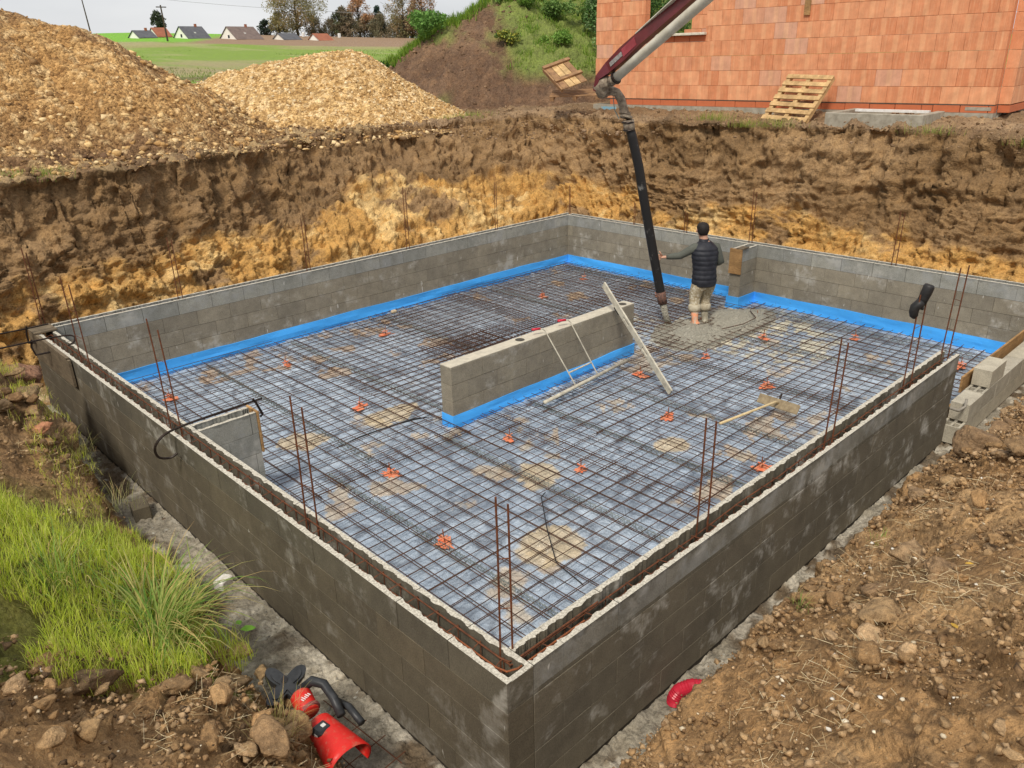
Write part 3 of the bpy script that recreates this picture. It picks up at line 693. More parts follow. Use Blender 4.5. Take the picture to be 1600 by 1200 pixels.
# wavy wire spacers between the layers
def spacer(x, y0, y1, label):
    pts = []; n = int((y1-y0)/.035); b = MB(); r = random.Random(int(x*100))
    root = empty('mesh_spacer', label, 'spacer', (x, y0, H), (0, 0, r.uniform(-.008, .008)), 'wire spacers under the mesh')
    for s in (-1, 1):
        pts = [(s*.022*(1 if i % 2 else -.3)+r.uniform(-.004, .004), i*.035, .012+(.05 if i % 2 else .0)) for i in range(n)]
        b.tube(pts, .0035, 4)
    b.obj('zigzag_wire', GALV, root)
    MB().tube([(0, 0, .064), (0, y1-y0-.03, .064)], .004, 5).obj('top_wire', GALV, root)
    MB().tube([(-.035, 0, .016), (-.035, y1-y0-.03, .016)], .004, 5).obj('bottom_wire', GALV, root)
for (x, a, b_, t) in [(1.5, .3, 4.4, 'wire spacer line nearest the near corner'), (2.0, 4.3, 8.6, 'wire spacer line beside the left stub wall'), (2.95, .3, 4.2, 'second wire spacer line, ending near the island wall'),
                   (3.4, 4.6, 8.6, 'wire spacer line behind the end of the island wall'), (4.3, .3, 4.1, 'wire spacer line in front of the island wall'), (5.5, .3, 3.6, 'wire spacer line under the aluminium straightedge'),
                   (5.15, 4.7, 8.6, 'wire spacer line under the stacked mesh'), (6.9, .4, 4.0, 'wire spacer line left of the wet concrete'), (8.3, .4, 3.6, 'wire spacer line right of the wet concrete'),
                   (7.6, 5.0, 8.5, 'wire spacer line behind the hose'), (9.75, .4, 4.1, 'wire spacer line next to the right blue strip'), (9.8, 4.9, 8.5, 'wire spacer line near the far corner')]:
    spacer(x, a, b_, t)
# orange level marks
MK = [(9.32,7.57,'in the far corner'),(7.89,7.32,'second from the far corner'),(4.66,7.75,'near the foot of the long back wall'),(2.86,7.7,'beside the left end of the blue strip'),(1.15,7.74,'nearest the left corner'),
      (2.74,5.63,'left of the island wall'),(3.4,3.56,'right under the end of the island wall'),(1.96,3.88,'near the black cable by the left wall'),(1.54,2.47,'nearest the near corner'),(3.43,2.47,'in the middle of the near half'),
      (5.15,2.58,'right of the straightedge foot'),(6.82,2.19,'right of the rake, further back'),(7.19,3.37,'in front of the wet concrete'),(6.01,3.64,'between the island wall and the straightedge'),(9.32,3.76,'just in front of the pier'),
      (9.39,2.16,'in the dried splashes'),(4.78,1.1,'against the right wall'),(9.25,.62,'behind the free end of the right wall'),(9.3,5.77,'behind the hose nozzle'),(8.5,3.2,'among the pale splashes')]
for i, (x, y, t) in enumerate(MK):
    rr = random.Random(i); root = empty('level_mark', 'orange paint splash and stub of painted bar '+t, 'marker', (x, y, H+.02), (0, 0, rr.uniform(0, 6)), 'orange level marks on the slab')
    b = MB(); n = 22; out = []
    for k in range(n): a = 2*math.pi*k/n; q = (.045+.07*rr.random())*(1.25 if i % 3 else .8); out.append((q*math.cos(a)*1.15, q*math.sin(a)*.75))
    b.poly(out, .008, .012); b.obj('paint_patch', ORANGE, root)
    MB().tube([(0, 0, 0), (.010, .012, .15)], .0055, 6).obj('stake', RUSTB, root)
    b = MB()
    for k in range(2): a = HP*k-root.rotation_euler.z; c, s = .055*math.cos(a), .055*math.sin(a); oo = .02*rr.random(); b.bar((-c, -s+oo, .062), (c, s+oo, .066), .0095, .0095)
    b.obj('painted_mesh_bars', ORANGE, root)

# ------------------------------------------------------------------ chainage cages in the shuttering courses
def cage(name, p0, ang, ln, label, ties=True):
    root = empty(name, label, 'reinforcement', p0, (0, 0, ang))
    for k, (y, z) in enumerate([(.06, -.035), (.125, -.05), (.065, -.14), (.13, -.15)]):
        n = max(3, int(ln/.6)); MB().tube([(ln*i/n, y+random.uniform(-.006, .006), z+random.uniform(-.008, .008)) for i in range(n+1)], .0055, 6).obj('long_bar', RUST if k < 2 else MESHM, root)
    tm = MB().tube([(0, .05, -.03), (.004, .135, -.045), (.002, .138, -.155), (-.004, .055, -.15), (0, .05, -.03)], .0038, 5).mesh('tie', RUST)
    for i in range(int(ln/.19)): link('tie', tm, root, (.08+i*.19+random.uniform(-.01, .01), 0, 0), (0, 0, random.uniform(-.25, .25)))
cage('rebar_cage', (.2, .12, 0), HP, L-.35, 'rusty bar cage lying in the trough of the left wall')
cage('rebar_cage', (.14, 0, 0), 0, 6.6, 'rusty bar cage lying in the trough of the near right wall')
cage('rebar_cage', (W-.25, L, 0), math.pi, W-.5, 'rusty bar cage in the trough of the long back wall')
cage('rebar_cage', (W, .3, 0), HP, L-.6, 'rusty bar cage in the trough of the wall behind the worker')
b = MB().tube([(.06, .55, -.02), (.06, .16, -.02), (.08, .085, -.02), (.14, .06, -.02), (.7, .06, -.02)], .006, 6).obj('corner_bar', RUSTB); tag(b, 'bright rusty bar bent round the near corner, outer one', 'rebar')
b = MB().tube([(.135, .8, -.03), (.135, .2, -.03), (.15, .14, -.03), (.2, .125, -.03), (.9, .125, -.03)], .006, 6).obj('corner_bar', RUST); tag(b, 'rusty bar bent round the near corner, inner one', 'rebar')

# starter bars: pairs of upright bars with small ties
def starter(x, y, z0, h, dx, dy, label, lean=(0, 0), n=2):
    root = empty('starter_bars', label, 'starter bars', (x, y, z0), (0, 0, 0), 'upright starter bars in the walls')
    for k in range(n):
        ox, oy = dx*k, dy*k; hh = h*(1-.05*(k % 2)+random.uniform(-.01, .01))
        pts = [(ox+lean[0]*t+.006*math.sin(t*3+k), oy+lean[1]*t+.006*math.cos(t*2.3), -.15*(1-t*1)+t*hh) for t in (0, .25, .5, .75, 1)]
        MB().tube(pts, .0068, 6).obj('bar', RUST, root)
    for zz in (.30*h, .62*h)[:1 if h < .9 else 2]:
        t = (zz+.15)/(h+.15); MB().tube([(lean[0]*t, lean[1]*t, zz), (dx+lean[0]*t, dy+lean[1]*t, zz+.01)], .0032, 5).obj('tie', RUST, root)
ST = [(.165,.225,-.03,1.03,.045,-.05,'tall starter bars at the near corner',(0,0)),(.13,2.30,-.03,.99,.01,-.14,'starter bars in the left wall, next after the near corner',(.01,.0)),
      (.13,4.80,-.03,1.0,.02,-.19,'starter bars beside the hooked clamp and stub wall',(0,.06)),(.10,7.28,-.03,.98,.01,-.26,'wide pair of starter bars in the far part of the left wall',(0,.03)),
      (.14,8.95,-.03,1.05,.05,.03,'starter bars at the left corner, close together',(0,0)),(1.96,.11,-.03,.90,.10,-.02,'starter bars in the right wall, next after the near corner',(.0,0)),
      (3.90,.11,-.03,.94,.10,-.02,'middle starter bars in the right wall',(.03,0)),(5.68,.14,-.03,.93,.14,-.02,'starter bars carrying the black boot',(0,0)),(6.72,.08,-.03,1.03,.01,.075,'starter bars at the free end of the right wall',(0,-.02)),
      (1.9,8.83,-.03,.92,.06,0,'starter bars in the long back wall, first from the left corner',(0,0)),(4.0,8.83,-.03,.86,.06,0,'starter bars in the long back wall, second from the left corner',(0,0)),
      (6.0,8.83,-.03,1.1,.06,0,'tall starter bars in the long back wall, third from the left corner',(0,0)),(8.15,8.83,-.03,1.08,.05,0,'starter bars in the long back wall nearest its far corner',(0,0)),
      (10.25,8.8,-.03,.62,.03,0,'short starter bars right at the far corner',(0,0)),(10.25,7.1,-.03,.45,.04,0,'short starter bars behind the black hose',(0,0)),
      (10.22,4.55,-.03,.95,.05,-.03,'starter bars standing on the pier',(0,0)),(10.22,2.1,-.03,.86,.04,-.05,'starter bars in the back right wall beyond the boot',(0,0)),(10.22,5.9,-.03,.42,.04,-.03,'short starter bars just behind the head of the worker',(0,0))]
for s in ST: starter(*s)
for (x, y, h, lab) in []: pass

# hooked clamps
def clamp(pts, jaw, label):
    root = empty('shuttering_clamp', label, 'clamp', pts[0])
    o = Vector(pts[0]); b = MB(); P_ = [Vector(p)-o for p in pts]
    # smooth the polyline
    Q = []
    for i in range(len(P_)-1):
        p0, p1, p2, p3 = P_[max(i-1, 0)], P_[i], P_[i+1], P_[min(i+2, len(P_)-1)]
        for k in range(5):
            t = k/5; Q.append(.5*((2*p1)+(-p0+p2)*t+(2*p0-5*p1+4*p2-p3)*t*t+(-p0+3*p1-3*p2+p3)*t**3))
    Q.append(P_[-1])
    for i in range(len(Q)-1): b.tube([Q[i], Q[i+1]], .0115, 6)
    b.obj('flat_bar', STEEL, root, smooth=False)
    j = [Vector(p)-o for p in jaw]; MB().tube(j, .012, 6).obj('sliding_jaw', STEEL, root)
clamp([(-.03, 4.28, -.13), (-.10, 4.30, -.16), (-.19, 4.31, -.12), (-.20, 4.31, -.02), (-.12, 4.31, .06), (.0, 4.32, .085), (.2, 4.33, .095), (.5, 4.335, .10), (.87, 4.345, .10)],
      [(.775, 4.34, .125), (.80, 4.34, .08), (.85, 4.34, -.06), (.82, 4.335, -.075)], 'long hooked steel clamp gripping the stub wall from the left')
clamp([(-.9, 7.96, .12), (-.5, 7.98, .105), (-.2, 7.99, .10), (.05, 7.96, .10), (.2, 7.92, .09), (.235, 7.88, .06), (.2, 7.84, .02), (.13, 7.83, .0)],
      [(-.20, 8.0, .12), (-.22, 8.0, .03), (-.20, 7.98, -.07), (-.05, 7.96, -.07)], 'front hooked steel clamp at the left corner of the walls')
clamp([(-.9, 8.62, .11), (-.4, 8.62, .10), (-.1, 8.6, .10), (.15, 8.62, .095)], [(-.10, 8.6, .13), (-.12, 8.6, .02), (-.12, 8.6, -.09), (-.04, 8.58, -.10)], 'rear steel clamp at the left corner of the walls')

# ------------------------------------------------------------------ tools on the slab
root = empty('bull_float', 'long pale screed bar with two thin handles leaning on the island wall', 'screed bar', (4.28, 3.83, H+.13))
O = Vector((4.28, 3.83, H+.13)); E1 = Vector((6.15, 3.97, H+.14)); d = E1-O
MB().tube([(0, 0, 0), d], .024, 10).obj('screed_tube', PALEW, root, smooth=True)
a1, a2 = O.lerp(E1, .34)+Vector((0, 0, .03)), O.lerp(E1, .60)+Vector((0, 0, .03))
h1, h2 = Vector((4.80, 4.30, -.20)), Vector((5.29, 4.30, -.20))
for a, h in ((a1, h1), (a2, h2)):
    MB().tube([a-O, h-O, h-O+Vector((-.03, .02, .035)), h-O+Vector((-.10, .05, .04))], .009, 6).obj('handle_rod', PALEW, root)
    MB().tube([h-O+Vector((-.06, .035, .04)), h-O+Vector((-.17, .075, .045))], .017, 8).obj('red_grip', REDR, root, smooth=True)
m1, m2 = a1.lerp(h1, .22)-O, a2.lerp(h2, .22)-O; MB().tube([m1, m2], .012, 6).obj('cross_brace', PALEW, root)
# aluminium straightedge
def slotted_rule():
    A, B = Vector((5.66, 2.90, H+.10)), Vector((6.11, 4.42, .13)); d = B-A; ln = d.length
    q = d.to_track_quat('X', 'Y').to_matrix().to_4x4(); q.translation = A
    root = empty('straightedge', 'long dusty aluminium straightedge leaning over the end of the island wall', 'straightedge'); b = MB(); wd, t = .05, .012
    cuts = [(0, .62), (.76, 1.15), (1.29, ln)]
    for (x0, x1) in cuts: b.cbox((x0, -wd, -t), (x1, wd, t), .003, q)
    for x0, x1 in ((.62, .76), (1.15, 1.29)):
        b.cbox((x0, -wd, -t), (x1, -.018, t), .002, q); b.cbox((x0, .018, -t), (x1, wd, t), .002, q)
    b.obj('rule_body', PALEW, root)
    return A, d
A_, d_ = slotted_rule()
q = d_.to_track_quat('X', 'Y').to_matrix().to_4x4(); c = A_+d_*.80; q.translation = c
root = empty('laser_receiver', 'small dark laser receiver with red face clipped to the straightedge', 'laser receiver')
MB().cbox((-.11, -.11, .012), (.03, -.03, .06), .008, q).obj('case', BLKP, root)
MB().cbox((-.09, -.10, .059), (-.03, -.045, .066), .003, q).obj('red_panel', REDP, root); MB().cbox((-.02, -.10, .059), (.02, -.045, .066), .003, q).obj('red_panel', REDP, root)
MB().cbox((-.045, -.085, .066), (-.035, -.06, .069), .001, q).obj('white_dial', WHITE, root)
# rake
root = empty('concrete_rake', 'wide concrete rake with long pale handle lying on the mesh', 'rake', (6.12, 1.66, H+.12))
b = MB(); T = Matrix.Translation((0, 0, .05)) @ Matrix.Rotation(R_(-92), 4, 'Z') @ Matrix.Rotation(R_(-35), 4, 'X')
b.cbox((-.27, -.01, -.06), (.27, .004, .06), .004, T); b.obj('rake_blade', simple('dusty_tan', (.33, .26, .16), (.2, .15, .09)), root)
MB().tube([(0, 0, .06), (-.08, -.0, .10), (-1.42, -.06, .30)], [.014, .015, .015], 8).obj('wooden_handle', simple('pale_wood', (.66, .52, .30), (.5, .38, .2)), root, smooth=True)
MB().tube([(.05, .02, .05), (.10, .02, .15)], .012, 6).obj('socket', STEEL, root)

# wet concrete
def concrete_heap(cx, cy, rx, ry, h, label, seed):
    n = 90; a = np.linspace(-1.25, 1.25, n); X, Y = np.meshgrid(a, a); x, y = X.ravel(), Y.ravel(); rr = np.hypot(x, y)
    wob = fbm(P3(x*1.6+seed, y*1.6), 3, 400+seed); z = h*sstep(1.05, .15, rr+.35*wob)
    z = z+(.022*fbm(P3(x*9, y*9, seed), 4, 410)+.012*fbm(P3(x*22, y*22), 2, 411))*sstep(1.1, .8, rr+.35*wob)-.06*sstep(.95, 1.15, rr+.35*wob)
    P_ = np.stack([x*rx, y*ry, z], -1); o = link('wet_concrete', np_mesh('wet_concrete', P_, grid_faces(n, n), WETC), loc=(cx, cy, H+.045)); tag(o, label, 'wet concrete')
concrete_heap(7.98, 4.12, .72, .58, .10, 'low heap of fresh grey concrete under the hose nozzle', 1)
concrete_heap(9.0, 3.95, .85, .50, .11, 'second low heap of fresh concrete to the right of the worker', 2)

# black cables on the slab
tag(MB().tube([(1.9, 4.86, H+.03), (2.2, 4.84, H+.06), (2.6, 4.80, H+.07), (2.9, 4.72, H+.09), (3.1, 4.66, H+.07)], [.004, .010, .008, .016, .004], 6).obj('black_fold', BLACK, smooth=True), 'black fold of spare sheeting lying by the end of the island wall', 'plastic fold')
tag(MB().tube([(1.95, 1.15, H+.03), (2.0, 1.5, H+.05), (2.25, 1.85, H+.12), (2.62, 2.28, H+.125), (2.8, 2.4, H+.05)], .006, 5).obj('black_cable', BLACK, smooth=True), 'thin black cable curving over the mesh in the near corner', 'cable')
tag(MB().tube([(9.3, 3.9, H+.14), (9.0, 3.62, H+.15), (8.6, 3.6, H+.15), (8.2, 3.75, H+.13)], .007, 5).obj('loose_rebar', MESHM, smooth=True), 'loose curved bar beside the second concrete heap', 'rebar')
tag(MB().cbox((0, 0, 0), (.10, .07, .05), .015).obj('stone', simple('cream_stone', (.62, .5, .33)), loc=(5.25, 8.35, H+.11)), 'small cream stone by the foot of the long back wall', 'stone')

# ------------------------------------------------------------------ vertex-tinted matte material for scattered bits
def tint_mat(name, rough=.85, var=.25, bump=.004, spec=.25, trans=0):
    m = Mat(name); a = m.attr('tint').outputs['Color']; n = m.noise(35, 4, .65)
    m.color(m.mix(1, a, m.ramp(n, [(.3, (1-var,)*3), (.7, (1+var,)*3)]), 'MULTIPLY')).rough(rough)
    if bump: m.bump(n, bump)
    m.b.inputs['Specular IOR Level'].default_value = spec
    return m.m
STONEM = tint_mat('loose_stone'); CLODM = tint_mat('loose_clod', bump=.012, var=.4); STRAWM = tint_mat('straw', bump=0)
def translucent(m, f):
    t = m.node_tree; a = [n for n in t.nodes if n.type == 'ATTRIBUTE'][0]; p = t.nodes['Principled BSDF']; o = [n for n in t.nodes if n.type == 'OUTPUT_MATERIAL'][0]
    tr_ = t.nodes.new('ShaderNodeBsdfTranslucent'); mx = t.nodes.new('ShaderNodeMixShader'); mx.inputs[0].default_value = f; t.links.new(a.outputs['Color'], tr_.inputs[0]); t.links.new(p.outputs[0], mx.inputs[1]); t.links.new(tr_.outputs[0], mx.inputs[2]); t.links.new(mx.outputs[0], o.inputs[0])
GRASSM = tint_mat('grass_blade', rough=.6, bump=0, spec=.3); LEAFM = tint_mat('leaf', rough=.7, bump=0)
translucent(GRASSM, .5); translucent(LEAFM, .3)
_t = (1+5**.5)/2
ICO = np.array([(-1,_t,0),(1,_t,0),(-1,-_t,0),(1,-_t,0),(0,-1,_t),(0,1,_t),(0,-1,-_t),(0,1,-_t),(_t,0,-1),(_t,0,1),(-_t,0,-1),(-_t,0,1)], float); ICO /= np.linalg.norm(ICO[0])
ICF = np.array([(0,11,5),(0,5,1),(0,1,7),(0,7,10),(0,10,11),(1,5,9),(5,11,4),(11,10,2),(10,7,6),(7,1,8),(3,9,4),(3,4,2),(3,2,6),(3,6,8),(3,8,9),(4,9,5),(2,4,11),(6,2,10),(8,6,7),(9,8,1)])
OCT = np.array([(1,0,0),(0,1,0),(-1,0,0),(0,-1,0),(0,0,1),(0,0,-1)], float); OCF = np.array([(0,1,4),(1,2,4),(2,3,4),(3,0,4),(1,0,5),(2,1,5),(3,2,5),(0,3,5)])
def crumbs(name, pos, size, tint, mat, parent=None, seed=0):
    g = np.random.default_rng(seed); n = len(pos); q = g.normal(0, 1, (n, 3, 3)); q, _ = np.linalg.qr(q)
    V = OCT[None]*g.uniform(.55, 1.35, (n, 6, 1))+g.normal(0, .16, (n, 6, 3)); V = np.einsum('nij,nkj->nki', q, V)*np.array([1, 1, .75])*np.asarray(size).reshape(-1, 1, 1)+np.asarray(pos)[:, None, :]
    F = OCF[None]+6*np.arange(n)[:, None, None]; return link(name, np_mesh(name, V.reshape(-1, 3), F.reshape(-1, 3), mat, np.repeat(np.asarray(tint), 6, 0), False), parent)
def rocks(name, pos, size, tint, mat, parent=None, flat=.7, seed=0, smooth=False):
    g = np.random.default_rng(seed); n = len(pos); pos = np.asarray(pos); size = np.asarray(size).reshape(-1, 1, 1)
    V = ICO[None]*(1+g.uniform(-.55, .30, (n, 12, 1)))*g.uniform(.6, 1.3, (n, 1, 3))
    a = g.uniform(0, 6.28, n); c, s = np.cos(a)[:, None], np.sin(a)[:, None]
    x, y, z = V[..., 0], V[..., 1], V[..., 2]; V = np.stack([x*c-y*s, x*s+y*c, z*flat], -1)*size+pos[:, None, :]
    F = ICF[None]+12*np.arange(n)[:, None, None]
    t = np.repeat(np.asarray(tint), 12, 0)
    return link(name, np_mesh(name, V.reshape(-1, 3), F.reshape(-1, 3), mat, t, smooth), parent)
def blades(name, pos, h, w_, lean, tint, mat, parent=None, seed=0, seg=4, tipt=None, curl=1.0, az=None):
    g = np.random.default_rng(seed); n = len(pos); pos = np.asarray(pos, float); h = np.broadcast_to(h, n); w_ = np.broadcast_to(w_, n); lean = np.broadcast_to(lean, n)
    a = g.uniform(0, 6.28, n) if az is None else az; dx, dy = np.cos(a), np.sin(a); V = np.zeros((n, seg+1, 2, 3)); T = np.zeros((n, seg+1, 2, 3))
    tint = np.asarray(tint); tipt = tint if tipt is None else tipt
    ang = np.zeros(n); px = np.zeros(n); pz = np.zeros(n)
    for k in range(seg+1):
        t = k/seg; ww = w_*(1-t)**.6*.5*(.7+.6*t if t < .5 else 1)
        V[:, k, 0] = pos+np.stack([dx*px-dy*ww, dy*px+dx*ww, pz], -1); V[:, k, 1] = pos+np.stack([dx*px+dy*ww, dy*px-dx*ww, pz], -1)
        T[:, k] = (tint*(1-t)+tipt*t)[:, None, :]
        th = lean*(.25+curl*t*1.5); px = px+np.sin(th)*h/seg; pz = pz+np.cos(th)*h/seg
    i = np.arange(seg)[:, None]*2; q = np.concatenate([i, i+1, i+3, i+2], 1); F = q[None]+(seg+1)*2*np.arange(n)[:, None, None]
    return link(name, np_mesh(name, V.reshape(-1, 3), F.reshape(-1, 4), mat, T.reshape(-1, 3), True), parent)
def pick(g, cols, n, var=.18):
    cols = np.asarray(cols); return np.clip(cols[g.integers(0, len(cols), n)]*g.uniform(1-var, 1+var, (n, 1)), 0, 1)

# ------------------------------------------------------------------ gravel heaps and earth mound
def heap(name, ridge, slope, x0, x1, y0, y1, step, colf, mat, rough=.06, seed=0, base=.0, sharp=.35, smooth=False):
    xs = np.arange(x0, x1, step); ys = np.arange(y0, y1, step); X, Y = np.meshgrid(xs, ys); x, y = X.ravel(), Y.ravel()
    top = np.full(x.shape, -9.)
    wx = fbm(P3(x*.5, y*.5, seed), 4, 500+seed)*.5
    for (ax, ay, az_, bx, by, bz) in ridge:
        dx, dy = bx-ax, by-ay; l2 = dx*dx+dy*dy+1e-9; t = np.clip(((x-ax)*dx+(y-ay)*dy)/l2, 0, 1)
        d = np.hypot(x-ax-t*dx, y-ay-t*dy)*(1+.25*wx); zc = az_+(bz-az_)*t
        zz = zc-slope*(np.sqrt(d*d+sharp*sharp)-sharp); top = np.maximum(top, zz)
    P_ = P3(x, y, seed); n1 = fbm(P_*1.1, 4, 510+seed); n2 = fbm(P_*5, 4, 520+seed, .6); f1, f2, ci = worley(x*9, y*9, 530+seed)
    bz = base_z(x, y)-.12; top = top+.16*n1
    z = np.where(top > bz-.6, top, bz-.6)
    z = z+(rough*n2+rough*.6*np.clip(1-f1*1.2, 0, 1)*ci)*(top > bz-.2)
    c = colf(x, y, z, n1, n2, ci); Fq = grid_faces(len(ys), len(xs)); Fq = Fq[(z[Fq] > bz[Fq]-.08).any(1)]
    Vq = np.stack([x, y, z], -1); us, inv = np.unique(Fq, return_inverse=True)
    o = link(name, np_mesh(name, Vq[us], inv.reshape(Fq.shape), mat, c[us]))
    return o, (xs, ys, z.reshape(X.shape), bz.reshape(X.shape))
def hz(G, x, y):
    xs, ys, Z, B = G; i = np.clip(((x-xs[0])/(xs[1]-xs[0])).astype(int), 0, len(xs)-1); j = np.clip(((y-ys[0])/(ys[1]-ys[0])).astype(int), 0, len(ys)-1)
    return Z[j, i], B[j, i]
def col1(x, y, z, n1, n2, ci):
    m = fbm(P3(x*.7, y*.9, 3), 5, 601); c = cmix(C3(.36, .20, .070), C3(.50, .31, .125), sstep(-.4, .4, n2+m*.5))
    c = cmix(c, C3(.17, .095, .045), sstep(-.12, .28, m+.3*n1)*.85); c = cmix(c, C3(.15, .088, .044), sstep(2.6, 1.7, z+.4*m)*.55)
    return cmix(c, C3(.68, .50, .26), (ci > .78)*.5)
def col2(x, y, z, n1, n2, ci):
    c = cmix(C3(.50, .31, .12), C3(.66, .45, .205), sstep(-.4, .4, n2+.5*n1)); c = cmix(c, C3(.38, .23, .09), (ci < .3)*.6)
    return cmix(c, C3(.76, .58, .33), (ci > .78)*.6)
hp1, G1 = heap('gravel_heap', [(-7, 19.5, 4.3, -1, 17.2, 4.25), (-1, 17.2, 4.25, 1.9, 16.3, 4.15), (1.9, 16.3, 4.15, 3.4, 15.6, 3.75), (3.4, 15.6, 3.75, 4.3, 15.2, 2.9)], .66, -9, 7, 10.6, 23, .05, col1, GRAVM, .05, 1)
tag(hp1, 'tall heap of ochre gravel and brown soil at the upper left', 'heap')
hp2, G2 = heap('gravel_heap', [(7.4, 17.8, 2.85, 8.9, 16.6, 3.15), (8.9, 16.6, 3.15, 9.9, 16.0, 3.33), (9.9, 16, 3.33, 10.1, 16.0, 2.9)], .66, 3.6, 14.5, 12.6, 21, .04, col2, GRAVM, .045, 2)
tag(hp2, 'lower heap of pale yellow gravel right of the tall one', 'heap')
def scatter_heap(G, obj, n, cols, s0, s1, seed, zmax, bottom=0):
    g = np.random.default_rng(seed); xs, ys = G[0], G[1]; x = g.uniform(xs[0], xs[-1], n*3); y = g.uniform(ys[0], ys[-1], n*3); z, b = hz(G, x, y); k = (z > b-.05)
    if bottom: k &= g.random(n*3) < np.clip(1.25-(z-b)/bottom, .12, 1)
    x, y, z = x[k][:n], y[k][:n], z[k][:n]; m = len(x); sz = s0*(s1/s0)**(g.random(m)**2.6)
    o = crumbs('stones', np.stack([x, y, z+sz*.15], -1), sz*1.15, pick(g, cols, m), STONEM, obj, seed=seed); tag(o, kind='stuff')
GC = [(.62,.43,.20),(.70,.52,.28),(.52,.32,.13),(.44,.26,.10),(.74,.60,.38),(.56,.37,.16)]
scatter_heap(G1, hp1, 12000, GC[:4]+GC[:1]+[(.24,.14,.06),(.30,.18,.08)], .014, .085, 1, 5, 1.3)
scatter_heap(G2, hp2, 11000, GC, .015, .055, 2, 4)
def colm(x, y, z, n1, n2, ci):
    c = cmix(C3(.13, .076, .045), C3(.20, .122, .072), sstep(-.4, .5, n1+.6*n2)); azd = np.degrees(np.arctan2(y+2.4, x+2.2)); g = sstep(-.6, .6, (46.4-azd)*.5+1.6*n1+.5*n2)*sstep(2.3, 2.8, z)
    back = sstep(-.1, .3, fbm(P3(x*.6, y*.6), 3, 71))*sstep(19.0, 20, y-.9*(x-15.5)+1.2)
    return cmix(c, C3(.17, .24, .05), np.clip(np.maximum(g, back), 0, 1)*.8)
hm, GM = heap('earth_mound', [(13.4, 20.3, 2.6, 15.6, 18.4, 4.05), (15.6, 18.4, 4.05, 17.0, 17.4, 4.85), (17.0, 17.4, 4.85, 19.2, 16.3, 4.75), (19.2, 16.3, 4.75, 23.5, 14.5, 5.3)], .78, 11, 27, 9.5, 24, .07, colm, SOILF, .15, 3, sharp=.8)
tag(hm, 'steep brown earth mound overgrown on its right, behind the brick house', 'mound')
# grass and weeds over the mound
def on_mound(g, n, test):
    x = g.uniform(12, 26, n*6); y = g.uniform(10, 23, n*6); z, b = hz(GM, x, y); k = (z > b+.1) & test(x, y, z); return np.stack([x, y, z], -1)[k][:n]
g = np.random.default_rng(5)
nz_ = lambda x, y: fbm(P3(x*.8, y*.8), 3, 777)
pg = on_mound(g, 22000, lambda x, y, z: ((46.4-np.degrees(np.arctan2(y+2.4, x+2.2)))*.5+1.5*nz_(x, y) > 0) & (z > 2.6) & (nz_(x*2.2, y*2.2)+.4*nz_(x*5, y*5) > -.16))
G_COL = [(.22,.36,.04),(.28,.43,.06),(.16,.28,.04),(.36,.45,.10)]
o = blades('mound_grass', pg, g.uniform(.07, .26, len(pg)), .026, g.uniform(.3, 1.2, len(pg)), pick(g, G_COL, len(pg)), GRASSM, seed=6, seg=3); tag(o, 'bright grass covering the right half of the earth mound', 'grass', kind='stuff')
rid = np.array([(12.6, 20.6), (13.4, 20.0), (14.5, 19.1), (15.6, 18.2), (16.6, 17.5)])
tt = g.random(5000)*(len(rid)-1); ii = tt.astype(int); pr = rid[ii]*(1-(tt-ii))[:, None]+rid[np.minimum(ii+1, 4)]*(tt-ii)[:, None]+g.normal(0, .22, (5000, 2))+np.array([-.15, .1])
z, b = hz(GM, pr[:, 0], pr[:, 1]); pr = np.c_[pr, z]
o = blades('mound_edge_grass', pr, g.uniform(.12, .36, 5000), .026, g.uniform(.2, .9, 5000), pick(g, [(.22,.36,.04),(.30,.42,.06),(.16,.28,.04)], 5000), GRASSM, seed=7, seg=3); tag(o, 'fringe of fresh grass along the left ridge of the mound', 'grass', kind='stuff')
def leafy(name, centers, n, spread, size, cols, label, cat, seed, stems=True, kind=None, group=None):
    """one plant: stems plus many small leaf faces in clumps"""
    g = np.random.default_rng(seed); c = np.asarray(centers, float); base = c.mean(0); base[2] = c[:, 2].min()
    k = g.integers(0, len(c), n); d = g.normal(0, 1, (n, 3)); d /= np.linalg.norm(d, axis=1)[:, None]; p = c[k]+d*np.asarray(spread)*(g.random((n, 1))**.45)-base
    nrm = g.normal(0, 1, (n, 3)); nrm[:, 2] = np.abs(nrm[:, 2])+.4; nrm /= np.linalg.norm(nrm, axis=1)[:, None]
    u = np.cross(nrm, g.normal(0, 1, (n, 3))); u /= np.linalg.norm(u, axis=1)[:, None]; v = np.cross(nrm, u); s = (size*g.uniform(.5, 1.4, (n, 1)))
    V = np.stack([p-u*s, p+v*s*.5, p+u*s, p-v*s*.5], 1); F = np.arange(n*4).reshape(-1, 4)
    t = np.repeat(pick(g, cols, n, .3), 4, 0)
    root = empty(name, label, cat, tuple(base), group=group)
    o = link('foliage', np_mesh('foliage', V.reshape(-1, 3), F, LEAFM, t, False), root); o['kind'] = 'stuff'
    return root, base
def weed(x, y, z, r, n, seed, label, cols=((.13,.23,.05),(.19,.32,.07),(.10,.17,.04)), size=.05, tall=1.0):
    rr = random.Random(seed); cs = [(x+rr.uniform(-r, r), y+rr.uniform(-r, r), z+rr.uniform(.1, .9)*r*tall) for _ in range(7)]
    root, b0 = leafy('weed_clump', cs, n, (r*.5, r*.5, r*.45*tall), size, cols, label, 'weed', seed)
    m = MB()
    for c in cs: m.tube([(0, 0, -.05), tuple(Vector(c)-Vector(b0))], [.008, .003], 4)
    m.obj('stems', simple('weed_stem%d' % seed, (.12, .16, .05)), root)
def mz(x, y): return float(hz(GM, np.array([x]), np.array([y]))[0][0])
